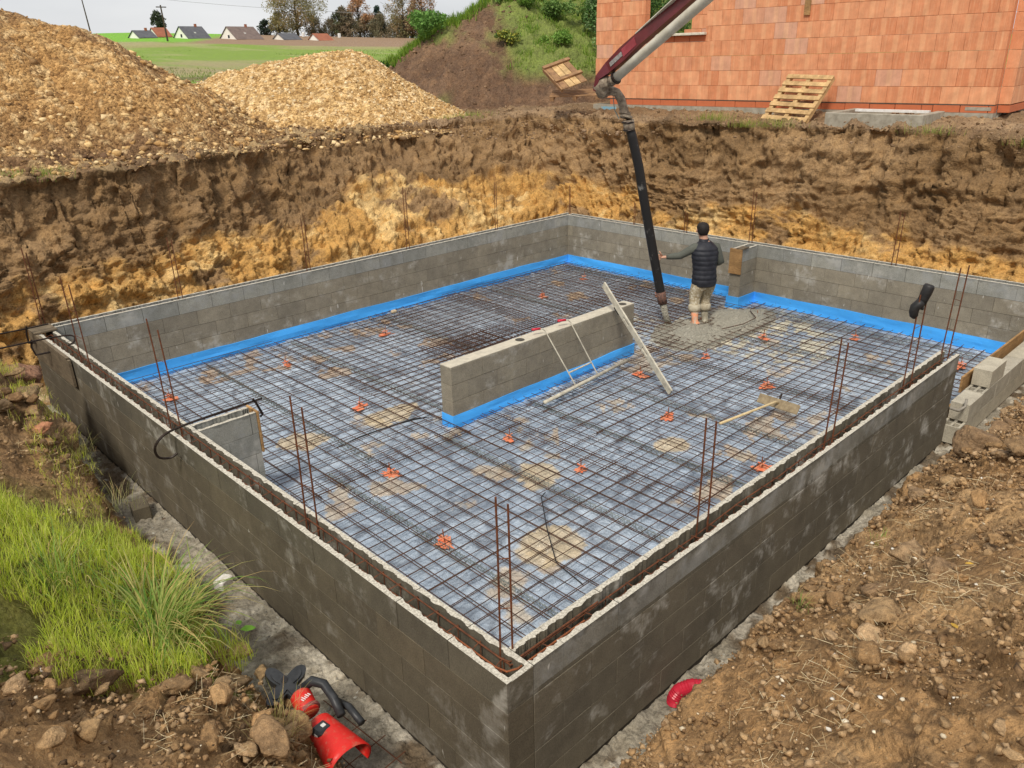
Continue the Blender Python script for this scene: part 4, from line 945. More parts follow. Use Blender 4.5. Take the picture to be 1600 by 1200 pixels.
pb_ = on_mound(g, 5000, lambda x, y, z: ((46.4-np.degrees(np.arctan2(y+2.4, x+2.2)))*.5+1.5*nz_(x, y) < .3)); o = crumbs('mound_clods', pb_, .015*(.09/.015)**(g.random(len(pb_))**2.4), pick(g, [(.17,.10,.06),(.23,.145,.085),(.13,.078,.045)], len(pb_)), CLODM, seed=8); tag(o, 'crumbly clods on the bare face of the mound', 'clods', kind='stuff')
weed(13.5, 19.7, mz(13.5, 19.7), .42, 1400, 31, 'dark leafy weed standing on the left ridge of the mound', cols=((.05,.13,.03),(.09,.2,.05)))
weed(14.75, 18.75, mz(14.75, 18.75), .6, 2200, 32, 'broad green weeds higher up the left ridge of the mound', cols=((.12,.25,.05),(.18,.34,.08)))
weed(15.0, 15.6, mz(15.0, 15.6), .32, 900, 33, 'yellow green uprooted plant lying on the bare face of the mound', cols=((.24,.29,.06),(.42,.40,.07),(.12,.2,.05)), size=.045)
weed(18.3, 14.6, mz(18.3, 14.6), .7, 3000, 34, 'tall weeds on the grassy flank just left of the house', cols=((.09,.19,.05),(.16,.28,.09),(.22,.32,.14)), tall=1.3)
weed(16.9, 13.1, mz(16.9, 13.1), .55, 2200, 35, 'grey green thistles close behind the house corner', cols=((.12,.2,.09),(.2,.3,.16)), tall=1.3)
weed(18.0, 16.4, mz(18.0, 16.4), .6, 2200, 36, 'bushy green weeds on top of the mound', cols=((.12,.23,.05),(.2,.33,.08)), tall=1.2)
weed(19.6, 14.0, mz(19.6, 14.0), .9, 3200, 37, 'dark bushy growth at the top edge beside the brick wall', cols=((.07,.15,.04),(.13,.23,.07)), tall=1.5)
for i, (x, y, t, q) in enumerate([(16.6, 16.6, 'bushy weeds just right of the bare face near the top of the mound', .55), (17.3, 15.4, 'leafy clump in the middle of the overgrown flank', .5), (17.9, 17.0, 'rounded bush on the crest of the mound', .6),
      (16.4, 14.6, 'low clump at the lower edge of the overgrown flank', .4), (18.9, 15.2, 'grey leaved bush behind the thistles', .7), (17.6, 13.9, 'light green clump above the thistles', .5)]):
    weed(x, y, mz(x, y), q, 1900, 300+i, t, cols=[((.15,.28,.05),(.24,.40,.08)), ((.12,.22,.05),(.20,.32,.09)), ((.18,.30,.10),(.28,.40,.16))][i % 3], size=.045, tall=1.0)
weed(16.2, 11.9, mz(16.2, 11.9)-.1, .5, 1500, 38, 'low dark weeds at the foot of the mound beside the brick wall', cols=((.08,.15,.05),(.15,.22,.1)), tall=1.1)
# clipped hedge whose end shows above the mound
def hedge(name, x0, y0, x1, y1, z0, h, dpt, n, label, seed):
    g = np.random.default_rng(seed); d = np.array([x1-x0, y1-y0]); ln = np.hypot(*d); d = d/ln; nn_ = np.array([-d[1], d[0]])
    s, t, v = g.random(n)*ln, (g.random(n)-.5)*dpt, g.random(n)*h; f = g.integers(0, 3, n); t = np.where(f == 0, np.sign(t)*dpt/2+g.normal(0, .03, n), t); v = np.where(f == 1, h+g.normal(0, .03, n), v)
    p = np.stack([s*d[0]+t*nn_[0], s*d[1]+t*nn_[1], v], -1); u = g.normal(0, 1, (n, 3)); u /= np.linalg.norm(u, axis=1)[:, None]; w2 = np.cross(u, g.normal(0, 1, (n, 3))); w2 /= np.linalg.norm(w2, axis=1)[:, None]; sz = g.uniform(.04, .09, (n, 1))
    V = np.stack([p-u*sz, p+w2*sz*.6, p+u*sz, p-w2*sz*.6], 1)
    root = empty(name, label, 'hedge', (x0, y0, z0))
    o = link('foliage', np_mesh('foliage', V.reshape(-1, 3), np.arange(n*4).reshape(-1, 4), LEAFM, np.repeat(pick(g, [(.06,.12,.02),(.10,.18,.03),(.14,.2,.04)], n, .3), 4, 0), False), root); o['kind'] = 'stuff'
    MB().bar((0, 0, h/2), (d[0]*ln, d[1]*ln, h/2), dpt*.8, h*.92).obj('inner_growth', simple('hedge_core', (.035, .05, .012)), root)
hedge('clipped_hedge', 22.5, 23.2, 28.5, 19.8, 3.2, 2.9, 1.2, 9000, 'square clipped hedge showing above the earth mound', 41)
hedge('clipped_hedge', 22.5, 13.6, 26.5, 11.6, 1.4, 2.9, 1.0, 9000, 'tall clipped green hedge seen through the window opening', 42)

# ------------------------------------------------------------------ brick house
P0 = Vector((14.501, 2.33, 2.083)); UA = math.atan2(.9982, -.0598)
TH = Matrix.Translation(P0) @ Matrix.Rotation(UA, 4, 'Z')       # local x along the wall away from the corner, local y outward (to -X)
def brick_mat():
    m = Mat('terracotta'); r = m.rnd(); tx = m.coord('obj', (1, 1, 1))
    n1 = m.noise(6, 5, .6); rib = m.noise(30, 3, .6, stretch=(2.6, 2.6, .12)); band = m.noise(1, 2, .5, kind='obj', stretch=(7, .1, .1))
    c = m.mix(m.mask(r, .15, .9), (.62, .235, .11), (.73, .33, .17)); c = m.mix(m.mask(m.math('FRACT', m.math('MULTIPLY', r, 7.3)), .90, .93), c, (.62, .33, .22))
    c = m.mix(m.math('MULTIPLY', m.mask(band, .50, .60), .32), c, (.86, .50, .27)); c = m.mix(m.math('MULTIPLY', m.mask(rib, .5, .66), .18), c, (.88, .60, .38))
    c = m.mix(1, c, m.ramp(n1, [(.3, (.84, .84, .84)), (.7, (1.1, 1.1, 1.1))]), 'MULTIPLY'); m.color(c).rough(.8).bump(rib, .004); return m.m
TERRA = brick_mat()
m_ = Mat('terracotta_dark'); nn = m_.noise(12, 4, .6); m_.color(m_.mix(nn, (.60, .17, .07), (.42, .13, .06))).bump(nn, .003); TERRAD = m_.m
hs = empty('brick_house', 'unfinished house of orange hollow clay bricks beside the pit', 'house', P0); hs.rotation_euler = (0, 0, UA)
bb = MB().cbox((0, -.2, 0), (.482, 0, .3005), .003).mesh('clay_brick', TERRA); hb = MB().cbox((0, -.2, 0), (.482, -.006, .125), .003).mesh('clay_half_brick', TERRAD)
BL, BH = .4855, .305; WS0, WS1 = 5.955, 7.56
def brick(me, x, z, ln, sx=1, T=None, name='brick'):
    o = link(name, me, hs); M_ = Matrix.Translation((x, random.uniform(-.003, .003), z)) @ Matrix.Diagonal((sx, 1, 1, 1)); o.matrix_local = (T @ M_) if T else M_
offs = [.46, .23, .44, .21, .47, .24, .45, .22, .46, .23]
for k in range(10):
    x = offs[k]-BL
    while x < 9.0:
        a, b_ = max(x, .004), min(x+BL, 8.97); x += BL
        segs = [(a, b_)]
        if k >= 4 and b_ > WS0 and a < WS1:
            segs = []
            if a < WS0-.04: segs.append((a, WS0))
            if b_ > WS1+.04: segs.append((WS1, b_))
            if k == 4: pass
        for (p_, q_) in segs:
            if q_-p_ > .05: brick(bb, p_, k*BH, 0, (q_-p_-.0035)/.482)
# base course, bonding mortar, plinth
x = .004
for wdt in [.1, .47, .47, .20, .485, .485, .485]+[.485]*13:
    if x+wdt > 8.98: break
    brick(hb, x, -.145, 0, (wdt-.01)/.482, name='base_brick'); x += wdt
MB().box((.01, -.19, -.02), (8.96, -.004, -.001)).obj('mortar_bed', simple('bitumen_joint', (.10, .085, .07)), hs)
MB().box((.05, -.012, -.105), (.48, .002, -.045)).obj('cement_patch', CONC, hs)
MB().box((.0, -.25, -.75), (9.0, .03, -.148)).obj('plinth', CONC, hs)
# half height bricks, mortar and sill in the window opening
for i in range(3): brick(hb, WS0+.02+i*.52, 4*BH-.135+.0, 0, .50/.482, name='sill_brick') if False else None
for i in range(4):
    s = WS0+i*(WS1-WS0)/4; brick(hb, s+.003, 4*BH+.003, 0, ((WS1-WS0)/4-.012)/.482, name='sill_brick')
MB().cbox((WS0-.02, -.22, 4*BH+.132), (WS1+.02, .10, 4*BH+.185), .006).obj('window_sill', simple('pale_sill', (.74, .68, .56)), hs)
MB().box((WS0+.05, -.19, 4*BH-.012), (WS1, -.003, 4*BH+.002)).obj('mortar_bed', simple('grey_mortar', (.30, .27, .23)), hs)
# side wall turning the corner
TS = Matrix.Rotation(HP, 4, 'Z')
for k in range(10):
    x = .205-offs[k]*.0+(.0 if k % 2 else -.24)
    while x < 7.5:
        a, b_ = max(x, .205), x+BL; x += BL
        if b_-a > .06:
            o = link('brick', bb, hs); o.matrix_local = Matrix.Translation((0, 0, k*BH)) @ Matrix.Rotation(-HP, 4, 'Z') @ Matrix.Translation((a, 0, 0)) @ Matrix.Diagonal(((b_-a-.0035)/.482, 1, 1, 1)) @ Matrix.Translation((0, .0, 0))
for i in range(15):
    o = link('base_brick', hb, hs); o.matrix_local = Matrix.Rotation(-HP, 4, 'Z') @ Matrix.Translation((.21+i*.485, 0, -.145)) @ Matrix.Diagonal((.99, 1, 1, 1))
MB().box((-.03, -7.4, -.75), (.2, -.25, -.148)).obj('side_plinth', CONC, hs)
# inner wall seen through the opening, its jamb lit pale
for k in range(3, 10):
    for i in range(5):
        o = link('inner_brick', bb, hs); o.matrix_local = Matrix.Translation((5.05+i*BL-(k % 2)*.2, -1.6, k*BH)) @ Matrix.Diagonal((.993, 1, 1, 1))
for (a, t) in []: pass
MB().box((.012, -.194, 0), (.19, -.012, 3.04)).obj('corner_core', TERRAD, hs)
MB().cbox((3.62, .004, 1.64), (3.74, .04, 3.0), .003).obj('batten', WOOD, hs)
MB().box((8.3, -.012, -.30), (8.75, .034, -.2)).obj('blue_mark', simple('blue_spray', (.12, .42, .62), (.35, .36, .32)), hs)
MB().box((.55, -.01, -.32), (.95, .033, -.24)).obj('blue_mark', simple('blue_spray2', (.14, .34, .50), (.36, .36, .32)), hs)
MB().lathe([(.075, .0), (.075, .05), (.055, .05), (.055, .0)], 18, Matrix.Translation((1.28, .02, -.31)) @ Matrix.Rotation(-HP, 4, 'X')).obj('drain_pipe', simple('grey_pvc', (.33, .28, .27)), hs)
MB().lathe([(.001, .0), (.056, .0), (.056, .002)], 18, Matrix.Translation((1.28, .075, -.31)) @ Matrix.Rotation(-HP, 4, 'X')).obj('pipe_mouth', simple('dark_hole', (.01, .01, .01)), hs)
# cast concrete window well at the foot of the wall
ww = empty('window_well', 'low rectangular cast concrete curb with a grating edge at the foot of the house', 'concrete curb', (12.95, 4.75, 1.88), (0, 0, R_(2)))
b = MB(); b.cbox((0, -1.75, -.25), (.10, 0, .10), .01); b.cbox((.10, -1.75, -.25), (1.15, -1.62, .098), .01); b.cbox((.10, -.12, -.25), (1.35, 0, .098), .01); b.obj('concrete_curb', CONC, ww)
MB().box((.9, -1.55, .07), (1.0, -.2, .115)).obj('steel_edge', WHITE, ww)

# pallets
def pallet(T, slats, ln, wd, mat, label, bearers=3, th=.022, solid=False):
    root = empty('pallet', label, 'pallet'); root.matrix_world = T
    for i in range(bearers):
        x = (ln-.09)*i/(bearers-1); MB().cbox((x, 0, 0), (x+.09, wd, .09), .004).obj('bearer', mat, root)
    for i in range(slats):
        y = (wd-.1)*i/(slats-1); MB().cbox((-.01, y, .091), (ln+.01, y+(.1 if not solid else wd/slats-.012), .091+th), .003).obj('slat', mat, root, rot=(0, 0, random.uniform(-.006, .006)))
    return root
a_, b_, c_ = Vector((13.45, 6.30, 1.72)), Vector((13.3, 5.25, 1.70)), Vector((14.12, 5.95, 2.50))
X_ = (b_-a_).normalized(); Yv = (c_-a_); Yv = (Yv-X_*Yv.dot(X_)).normalized(); Z_ = X_.cross(Yv)
Tm = Matrix((X_, Yv, Z_)).transposed().to_4x4(); Tm.translation = a_
pallet(Tm, 7, 1.05, 1.12, WOODP, 'pale wooden pallet leaning on the brick house wall')
a_, b_, c_ = Vector((12.95, 11.35, 2.2)), Vector((13.3, 10.55, 2.2)), Vector((13.0, 11.65, 2.95))
def frame3(a, b, c):
    X_ = (b-a).normalized(); Yv = c-a; Yv = (Yv-X_*Yv.dot(X_)).normalized(); Z_ = X_.cross(Yv); T_ = Matrix((X_, Yv, Z_)).transposed().to_4x4(); T_.translation = a; return T_
TL, BL_, TR = Vector((12.22, 11.38, 2.80)), Vector((11.98, 10.55, 2.36)), Vector((12.58, 11.02, 2.84))
Tp = frame3(TL, BL_, TR); wp = empty('board_panel', 'reddish boarded pallet tilted against the foot of the mound', 'pallet'); wp.matrix_world = Tp; LN, WDT = (BL_-TL).length, .62
for i in range(4): MB().cbox((0, i*WDT/4+.006, 0), (LN, (i+1)*WDT/4-.006, .022), .003).obj('plank', WOODP if i in (1, 2) else WOODR, wp)
for xx in (-.03, LN*.60): MB().cbox((xx, -.04, .023), (xx+.10, WDT+.04, .075), .004).obj('crosspiece', WOODR, wp)
MB().cbox((0, -.05, -.06), (LN, -.005, .03), .004).obj('side_rail', WOODR, wp)
pallet(frame3(Vector((12.0, 11.0, 2.1)), Vector((12.75, 10.0, 2.12)), Vector((12.7, 11.5, 2.22))), 5, 1.15, .8, WOODR, 'weathered pallet lying flat in front of the tilted one')

# ------------------------------------------------------------------ concrete pump boom
pb = empty('pump_boom', 'dark red concrete pump boom with cream pipe and long black hose hanging over the slab', 'concrete pump', (7.445, 5.115, 2.177))
PO = Vector((7.445, 5.115, 2.177))
def rel(l): return [Vector(p)-PO for p in l]
HOSE = [(7.445,5.115,2.177),(7.50,5.077,1.95),(7.59,5.009,1.532),(7.671,4.951,1.053),(7.745,4.902,.658),(7.843,4.835,.128),(7.925,4.755,-.374),(7.963,4.719,-.60)]
MB().tube(rel(HOSE), [.072]*8, 14).obj('rubber_hose', HOSEM, pb, smooth=True)
MB().tube(rel([(7.937,4.745,-.43),(7.968,4.715,-.63)]), [.077, .074], 14).obj('crusted_hose_end', simple('crusted_end', (.20, .10, .07), (.05, .04, .04), bump=.01, scale=30), pb, smooth=True)
MB().tube(rel([(7.968,4.712,-.63),(8.03,4.685,-.85),(8.09,4.66,-1.0)]), [.060, .048, .055], 10).obj('falling_concrete', WETC, pb, smooth=True)
MB().tube(rel([(7.46,5.10,2.05),(7.444,5.116,2.20)]), .083, 14).obj('hose_sleeve', CRUST, pb, smooth=True)
for t in (2.06, 2.17): MB().lathe([(.088, -.012), (.094, 0), (.088, .012)], 14, Matrix.Translation(Vector((7.47-(t-2.0)*.2, 5.10+(t-2.0)*.1, t))-PO)).obj('hose_clamp', STEEL, pb)
MB().tube(rel([(7.42,5.146,2.25),(7.375,5.172,2.40),(7.345,5.188,2.50),(7.29,5.225,2.585),(7.23,5.262,2.61),(7.17,5.305,2.60)]), [.066, .062, .064, .062, .066, .062], 12).obj('swan_neck', CRUST, pb, smooth=True)
for (p, r) in [((7.425, 5.145, 2.245), .095), ((7.405, 5.155, 2.30), .088), ((7.24, 5.255, 2.605), .092)]:
    MB().lathe([(r*.8, -.022), (r, -.018), (r, .018), (r*.8, .022)], 14, Matrix.Translation(Vector(p)-PO) @ Matrix.Rotation(R_(20), 4, 'Y')).obj('coupling', CRUST, pb)
MB().cbox((-.02, -.1, -.03), (.03, -.06, .05), .005).obj('coupling_lever', STEEL, pb, loc=rel([(7.42, 5.2, 2.24)])[0])
MB().tube(rel([(7.17,5.305,2.60),(7.10,5.35,2.60),(7.065,5.36,2.66),(7.065,5.28,2.72),(7.075,5.19,2.745)]), [.080, .092, .095, .085, .072], 14).obj('elbow', CRUST, pb, smooth=True)
b = MB().tube(rel([(7.078,5.17,2.735),(7.06,5.06,2.79)]), .070, 12); b.obj('pipe_collar', CRUST, pb, smooth=True)
MB().lathe([(.075, -.02), (.092, -.012), (.092, .012), (.075, .02)], 14, Matrix.Translation(rel([(7.06, 5.06, 2.79)])[0]) @ Matrix.Rotation(R_(60), 4, 'X')).obj('coupling', STEEL, pb)
MB().tube(rel([(7.06,5.05,2.795),(6.931,4.554,3.061),(6.761,3.941,3.373),(6.561,3.349,3.658),(5.9,1.4,4.6),(5.2,-.6,5.55)]), .066, 14).obj('delivery_pipe', PIPEW, pb, smooth=True)
def boom_box(pts, wd, hts, name, mat):
    b = MB(); n = len(pts); P_ = rel(pts)
    for i in range(n-1):
        pass
    k = []
    for i, p in enumerate(P_):
        d = (P_[min(i+1, n-1)]-P_[max(i-1, 0)]).normalized(); sd_ = d.cross(Vector((0, 0, 1))).normalized(); u_ = sd_.cross(d).normalized(); h = hts[i]
        k.append([p-sd_*wd/2-u_*h/2, p+sd_*wd/2-u_*h/2, p+sd_*wd/2+u_*h/2, p-sd_*wd/2+u_*h/2])
    vs = [q for r in k for q in r]; fs = [(3, 2, 1, 0), tuple(4*(n-1)+j for j in range(4))]
    for i in range(n-1):
        for j in range(4): fs.append((4*i+j, 4*i+(j+1) % 4, 4*i+4+(j+1) % 4, 4*i+4+j))
    b.add(vs, fs); return b.obj(name, mat, pb)
ARM = [(7.032,5.385,2.62),(7.03,5.33,2.80),(7.05,5.16,2.93),(6.99,4.86,3.10),(6.925,4.562,3.27),(6.70,3.70,3.70),(6.387,2.877,4.07),(5.7,1.0,4.95),(5.0,-1.0,5.9)]
boom_box(ARM, .10, [.05, .08, .15, .19, .16, .165, .18, .2, .22], 'boom_arm', MAROON)
b = MB()
def arm_pt(t):
    i = int(t); f = t-i; return Vector(ARM[i]).lerp(Vector(ARM[i+1]), f)
side = Vector((-.95, -.2, 0)).normalized()
for (t0, t1, nm, mt, hh) in [(2.2, 3.0, 'grey_sticker', LABELM, .06), (3.05, 3.9, 'red_plate', MAROONL, .11)]:
    a, c = arm_pt(t0), arm_pt(t1); d = (c-a); sd_ = d.cross(Vector((0, 0, 1))).normalized(); off = sd_*(.053 if (sd_ @ (CAM-a)) > 0 else -.053)
    MB().bar(a+off-PO, c+off-PO, .004, hh).obj(nm, mt, pb)
for (t0, t1) in [(3.9, 6.9)]:
    a, c = arm_pt(t0)+Vector((0, 0, .09)), arm_pt(t1)+Vector((0, 0, .10)); MB().bar(a-PO, c-PO, .11, .012).obj('arm_top_flange', PIPEW, pb)
MB().tube(rel([(7.03,5.34,2.80),(7.02,5.39,2.70),(7.06,5.37,2.62)]), .03, 8).obj('hinge_hook', MAROON, pb, smooth=True)
MB().tube(rel([(7.30,5.30,2.55),(7.32,5.28,2.35),(7.38,5.24,2.22)]), .006, 5).obj('safety_cord', simple('cord_blue', (.2, .35, .38)), pb)

# boot on the bars
bt = empty('rubber_boot', 'black rubber boot hung upside down on starter bars in the right wall', 'boot', (5.72, .14, .80)); bt.scale = (.85, .85, .85)
RC = (CAM-Vector((5.72, .14, .9))); RC.z = 0
ex = Vector((math.sin(YAW), -math.cos(YAW), 0))
def bp(u, v): return ex*u+Vector((0, 0, v))
MB().tube([bp(.075, .215), bp(.068, .19), bp(.05, .12), bp(.028, .05), bp(.01, .0)], [.050, .062, .060, .056, .054], 14).obj('boot_shaft', BLACK, bt, smooth=True)
MB().tube([bp(.02, .03), bp(-.012, -.02), bp(-.05, -.05), bp(-.055, -.10), bp(-.045, -.15), bp(-.035, -.18)], [.054, .060, .056, .052, .046, .022], 14).obj('boot_foot', BLACK, bt, smooth=True)
MB().tube([bp(.028, -.045), bp(.02, -.075)], [.03, .03], 10).obj('boot_heel', BLKP, bt, smooth=True)

# ------------------------------------------------------------------ worker
def skin(name, J, E_, mat, parent, root='pelvis', sub=2):
    names = list(J); me = bpy.data.meshes.new(name); me.from_pydata([J[n][0] for n in names], [(names.index(a), names.index(b)) for a, b in E_], [])
    me.materials.append(mat); o = link(name, me, parent); md = o.modifiers.new('skin', 'SKIN'); md.use_smooth_shade = True
    for i, n in enumerate(names):
        sv = me.skin_vertices[0].data[i]; r = J[n][1]; sv.radius = r if isinstance(r, tuple) else (r, r); sv.use_root = (n == root)
    sb = o.modifiers.new('sub', 'SUBSURF'); sb.levels = sub; sb.render_levels = sub; return o
SKINM = simple('skin_tone', (.56, .32, .22), (.50, .27, .18), rough=.5, scale=30, bump=.0005)
m_ = Mat('knit_sleeve'); nn = m_.noise(60, 3, .6); m_.color(m_.mix(nn, (.075, .080, .065), (.13, .135, .115))).bump(nn, .003); KNIT = m_.m
VESTM = simple('navy_vest', (.014, .015, .022), (.030, .032, .040), rough=.55, scale=12, bump=.004)
m_ = Mat('work_trousers'); n1 = m_.noise(9, 5, .7); n2 = m_.noise(22, 4, .7); m_.color(m_.mix(m_.mask(n2, .5, .62), m_.mix(m_.mask(n1, .35, .6), (.44, .37, .25), (.30, .24, .15)), (.58, .54, .43))).bump(n1, .02); TROU = m_.m
m_ = Mat('dirty_boot_orange'); n1 = m_.noise(14, 4, .7); m_.color(m_.mix(m_.mask(n1, .48, .55), (.70, .30, .16), (.42, .36, .28))).rough(.7).bump(n1, .006); BOOTO = m_.m
m_ = Mat('dirty_boot_grey'); n1 = m_.noise(14, 4, .7); m_.color(m_.mix(m_.mask(n1, .45, .6), (.30, .27, .20), (.46, .43, .34))).rough(.7).bump(n1, .006); BOOTG = m_.m
PW = Vector((8.43, 4.27, H+.03))
wk = empty('person', 'worker in a black quilted vest and pale trousers guiding the hose, seen from behind', 'person', PW); wk.scale = (1.10, 1.10, 1.0)
f_ = Vector((math.cos(YAW+.12), math.sin(YAW+.12), 0)); l_ = Vector((-f_.y, f_.x, 0))
def b3(l, f, z): return tuple(l_*l+f_*f+Vector((0, 0, z)))
JB = dict(pelvis=(b3(0, 0, .80), (.125, .10)), spine=(b3(0, .02, .95), (.12, .095)), chest=(b3(.0, .03, 1.17), (.15, .10)), neck0=(b3(.01, .05, 1.30), (.058, .05)), neck=(b3(.02, .07, 1.39), .048),
    head0=(b3(.03, .09, 1.45), (.066, .074)), head1=(b3(.035, .10, 1.53), (.074, .086)), head2=(b3(.035, .10, 1.59), (.055, .062)),
    shl=(b3(.15, .04, 1.27), .055), ell=(b3(.34, .12, 1.13), .042), wrl=(b3(.53, .19, 1.10), .026), pal=(b3(.60, .21, 1.095), (.036, .018)),
    shr=(b3(-.15, .04, 1.27), .055), elr=(b3(-.235, .03, 1.03), .043), wrr=(b3(-.20, .20, .93), .027), par=(b3(-.18, .27, .93), (.034, .018)),
    hil=(b3(.08, 0, .76), .085), knl=(b3(.125, .04, .44), .058), anl=(b3(.15, -.14, .13), .040), tol=(b3(.175, -.04, .03), (.04, .028)),
    hir=(b3(-.08, 0, .76), .085), knr=(b3(-.055, .10, .43), .058), anr=(b3(-.075, .06, .08), .040), tor=(b3(-.06, .19, .02), (.04, .028)))
EB = [('pelvis','spine'),('spine','chest'),('chest','neck0'),('neck0','neck'),('neck','head0'),('head0','head1'),('head1','head2'),('neck0','shl'),('shl','ell'),('ell','wrl'),('wrl','pal'),
    ('neck0','shr'),('shr','elr'),('elr','wrr'),('wrr','par'),('pelvis','hil'),('hil','knl'),('knl','anl'),('anl','tol'),('pelvis','hir'),('hir','knr'),('knr','anr'),('anr','tor')]
skin('body', JB, EB, SKINM, wk)
def fingers(base, dirs, r, nm):
    J = dict(root=(base, (.03, .014))); E2 = []
    for i, (d1, d2) in enumerate(dirs):
        J['a%d' % i] = (tuple(Vector(base)+Vector(d1)), r); J['b%d' % i] = (tuple(Vector(base)+Vector(d2)), r*.8); E2 += [('root', 'a%d' % i), ('a%d' % i, 'b%d' % i)]
    return skin(nm, J, E2, SKINM, wk, 'root', 1)
pl_ = JB['pal'][0]
for i in range(4):
    z = .030-.02*i; p0 = Vector(pl_)+Vector((0, 0, z)); p1 = p0+Vector(b3(.055, .035, .012*(1-i))); p2 = p1+Vector(b3(.035-.01*(i == 3), .06, .006)); 
    MB().tube([p0, p1, p2], [.011, .010, .008], 8).obj('finger', SKINM, wk, smooth=True)
MB().tube([Vector(pl_)+Vector(b3(-.02, 0, .02)), Vector(pl_)+Vector(b3(.01, -.015, .075)), Vector(pl_)+Vector(b3(.03, -.015, .105))], [.013, .011, .008], 8).obj('thumb', SKINM, wk, smooth=True)
pr_ = JB['par'][0]
for i in range(4):
    z = .03-.02*i; p0 = Vector(pr_)+Vector((0, 0, z)); MB().tube([p0, p0+Vector(b3(.01, .05, -.005)), p0+Vector(b3(.04, .06, -.02))], [.011, .010, .008], 8).obj('finger', SKINM, wk, smooth=True)
MB().tube([Vector(pr_), Vector(pr_)+Vector(b3(.03, .02, .04)), Vector(pr_)+Vector(b3(.04, .05, .05))], [.012, .010, .008], 8).obj('thumb', SKINM, wk, smooth=True)
# sleeves
for sd2, (a, e, w2) in dict(l=('shl', 'ell', 'wrl'), r=('shr', 'elr', 'wrr')).items():
    A, B_, C_ = (Vector(JB[k][0]) for k in (a, e, w2)); q0 = A.lerp(Vector(JB['neck0'][0]), .35)
    MB().tube([q0, A, A.lerp(B_, .35), A.lerp(B_, .8), B_, B_.lerp(C_, .25), B_.lerp(C_, .7), B_.lerp(C_, .95)], [.055, .072, .066, .057, .058, .055, .045, .036], 14).obj('sleeve', KNIT, wk, smooth=True)
def ringbody(rings, n=28, name='vest', mat=None, quilt=0):
    b = MB(); k = 0; V, F = [], []
    for i, (c, rl, rf) in enumerate(rings):
        for j in range(n):
            a = 2*math.pi*j/n; V.append(tuple(Vector(c)+l_*rl*math.cos(a)+f_*rf*math.sin(a)))
    for i in range(len(rings)-1):
        for j in range(n): F.append((i*n+j, i*n+(j+1) % n, (i+1)*n+(j+1) % n, (i+1)*n+j))
    F.append(tuple(range(n))[::-1]); F.append(tuple((len(rings)-1)*n+j for j in range(n)))
    b.add(V, F); return b.obj(name, mat, wk, smooth=True)
rg = []
prof = [(.66, .160, .125, 0), (.70, .180, .140, 0), (.80, .178, .140, .0), (.90, .170, .135, .01), (1.0, .175, .138, .02), (1.10, .190, .142, .025), (1.18, .198, .140, .03), (1.25, .192, .128, .035), (1.30, .165, .112, .042), (1.335, .115, .092, .052), (1.36, .088, .078, .058)]
zz = np.linspace(.66, 1.36, 62)
for z in zz:
    rl = np.interp(z, [p[0] for p in prof], [p[1] for p in prof]); rf = np.interp(z, [p[0] for p in prof], [p[2] for p in prof]); fo = np.interp(z, [p[0] for p in prof], [p[3] for p in prof])
    qb = .010*abs(math.sin((z-.70)/.075*math.pi))**.6 if z < 1.3 else .004
    rg.append((b3(.0+.01*(z-.7), fo, z), rl+qb-.006, rf+qb-.006))
ringbody(rg, name='quilted_vest', mat=VESTM)
ringbody([(b3(.012, .055, 1.335), .082, .072), (b3(.016, .062, 1.36), .077, .069), (b3(.02, .068, 1.395), .070, .064), (b3(.02, .068, 1.397), .055, .05)], name='collar', mat=VESTM)
# trousers, with cuffs rolled over the boots
MB_t = dict(pelvis=(b3(0, 0, .76), (.155, .125)), wst=(b3(0, .01, .88), (.145, .115)), hl=(b3(.085, .0, .66), .115), kl=(b3(.12, .03, .44), .088), cl=(b3(.132, -.045, .30), .080), hr=(b3(-.085, .01, .66), .115), kr=(b3(-.06, .10, .44), .088), cr=(b3(-.068, .08, .27), .080))
skin('trousers', MB_t, [('pelvis', 'wst'), ('pelvis', 'hl'), ('hl', 'kl'), ('kl', 'cl'), ('pelvis', 'hr'), ('hr', 'kr'), ('kr', 'cr')], TROU, wk)
for c, k2 in ((b3(.134, -.04, .31), 'cl'), (b3(-.068, .083, .28), 'cr')):
    ringbody([(tuple(Vector(c)+Vector((0, 0, dz))), r, r) for dz, r in ((-.055, .068), (-.05, .084), (-.01, .090), (.04, .088), (.06, .07))], 18, 'rolled_cuff', simple('pale_cuff', (.50, .45, .34), (.36, .31, .22)))
def boot(kn, an, toe, mat, lift=0):
    K, A, T_ = Vector(kn), Vector(an), Vector(toe); J = dict(top=(tuple(K), .068), mid=(tuple(K.lerp(A, .6)), .055), an=(tuple(A), .050), heel=(tuple(A+Vector((0, 0, -.055))-(T_-A).normalized()*.02), .042), toe=(tuple(T_), (.045, .035)))
    skin('boot', J, [('top', 'mid'), ('mid', 'an'), ('an', 'heel'), ('heel', 'toe')], mat, wk, 'an', 2)
boot(b3(.134, -.05, .29), b3(.15, -.13, .12), b3(.20, -.02, .015), BOOTO)
boot(b3(-.068, .08, .26), b3(-.075, .055, .06), b3(-.06, .20, -.03), BOOTG)
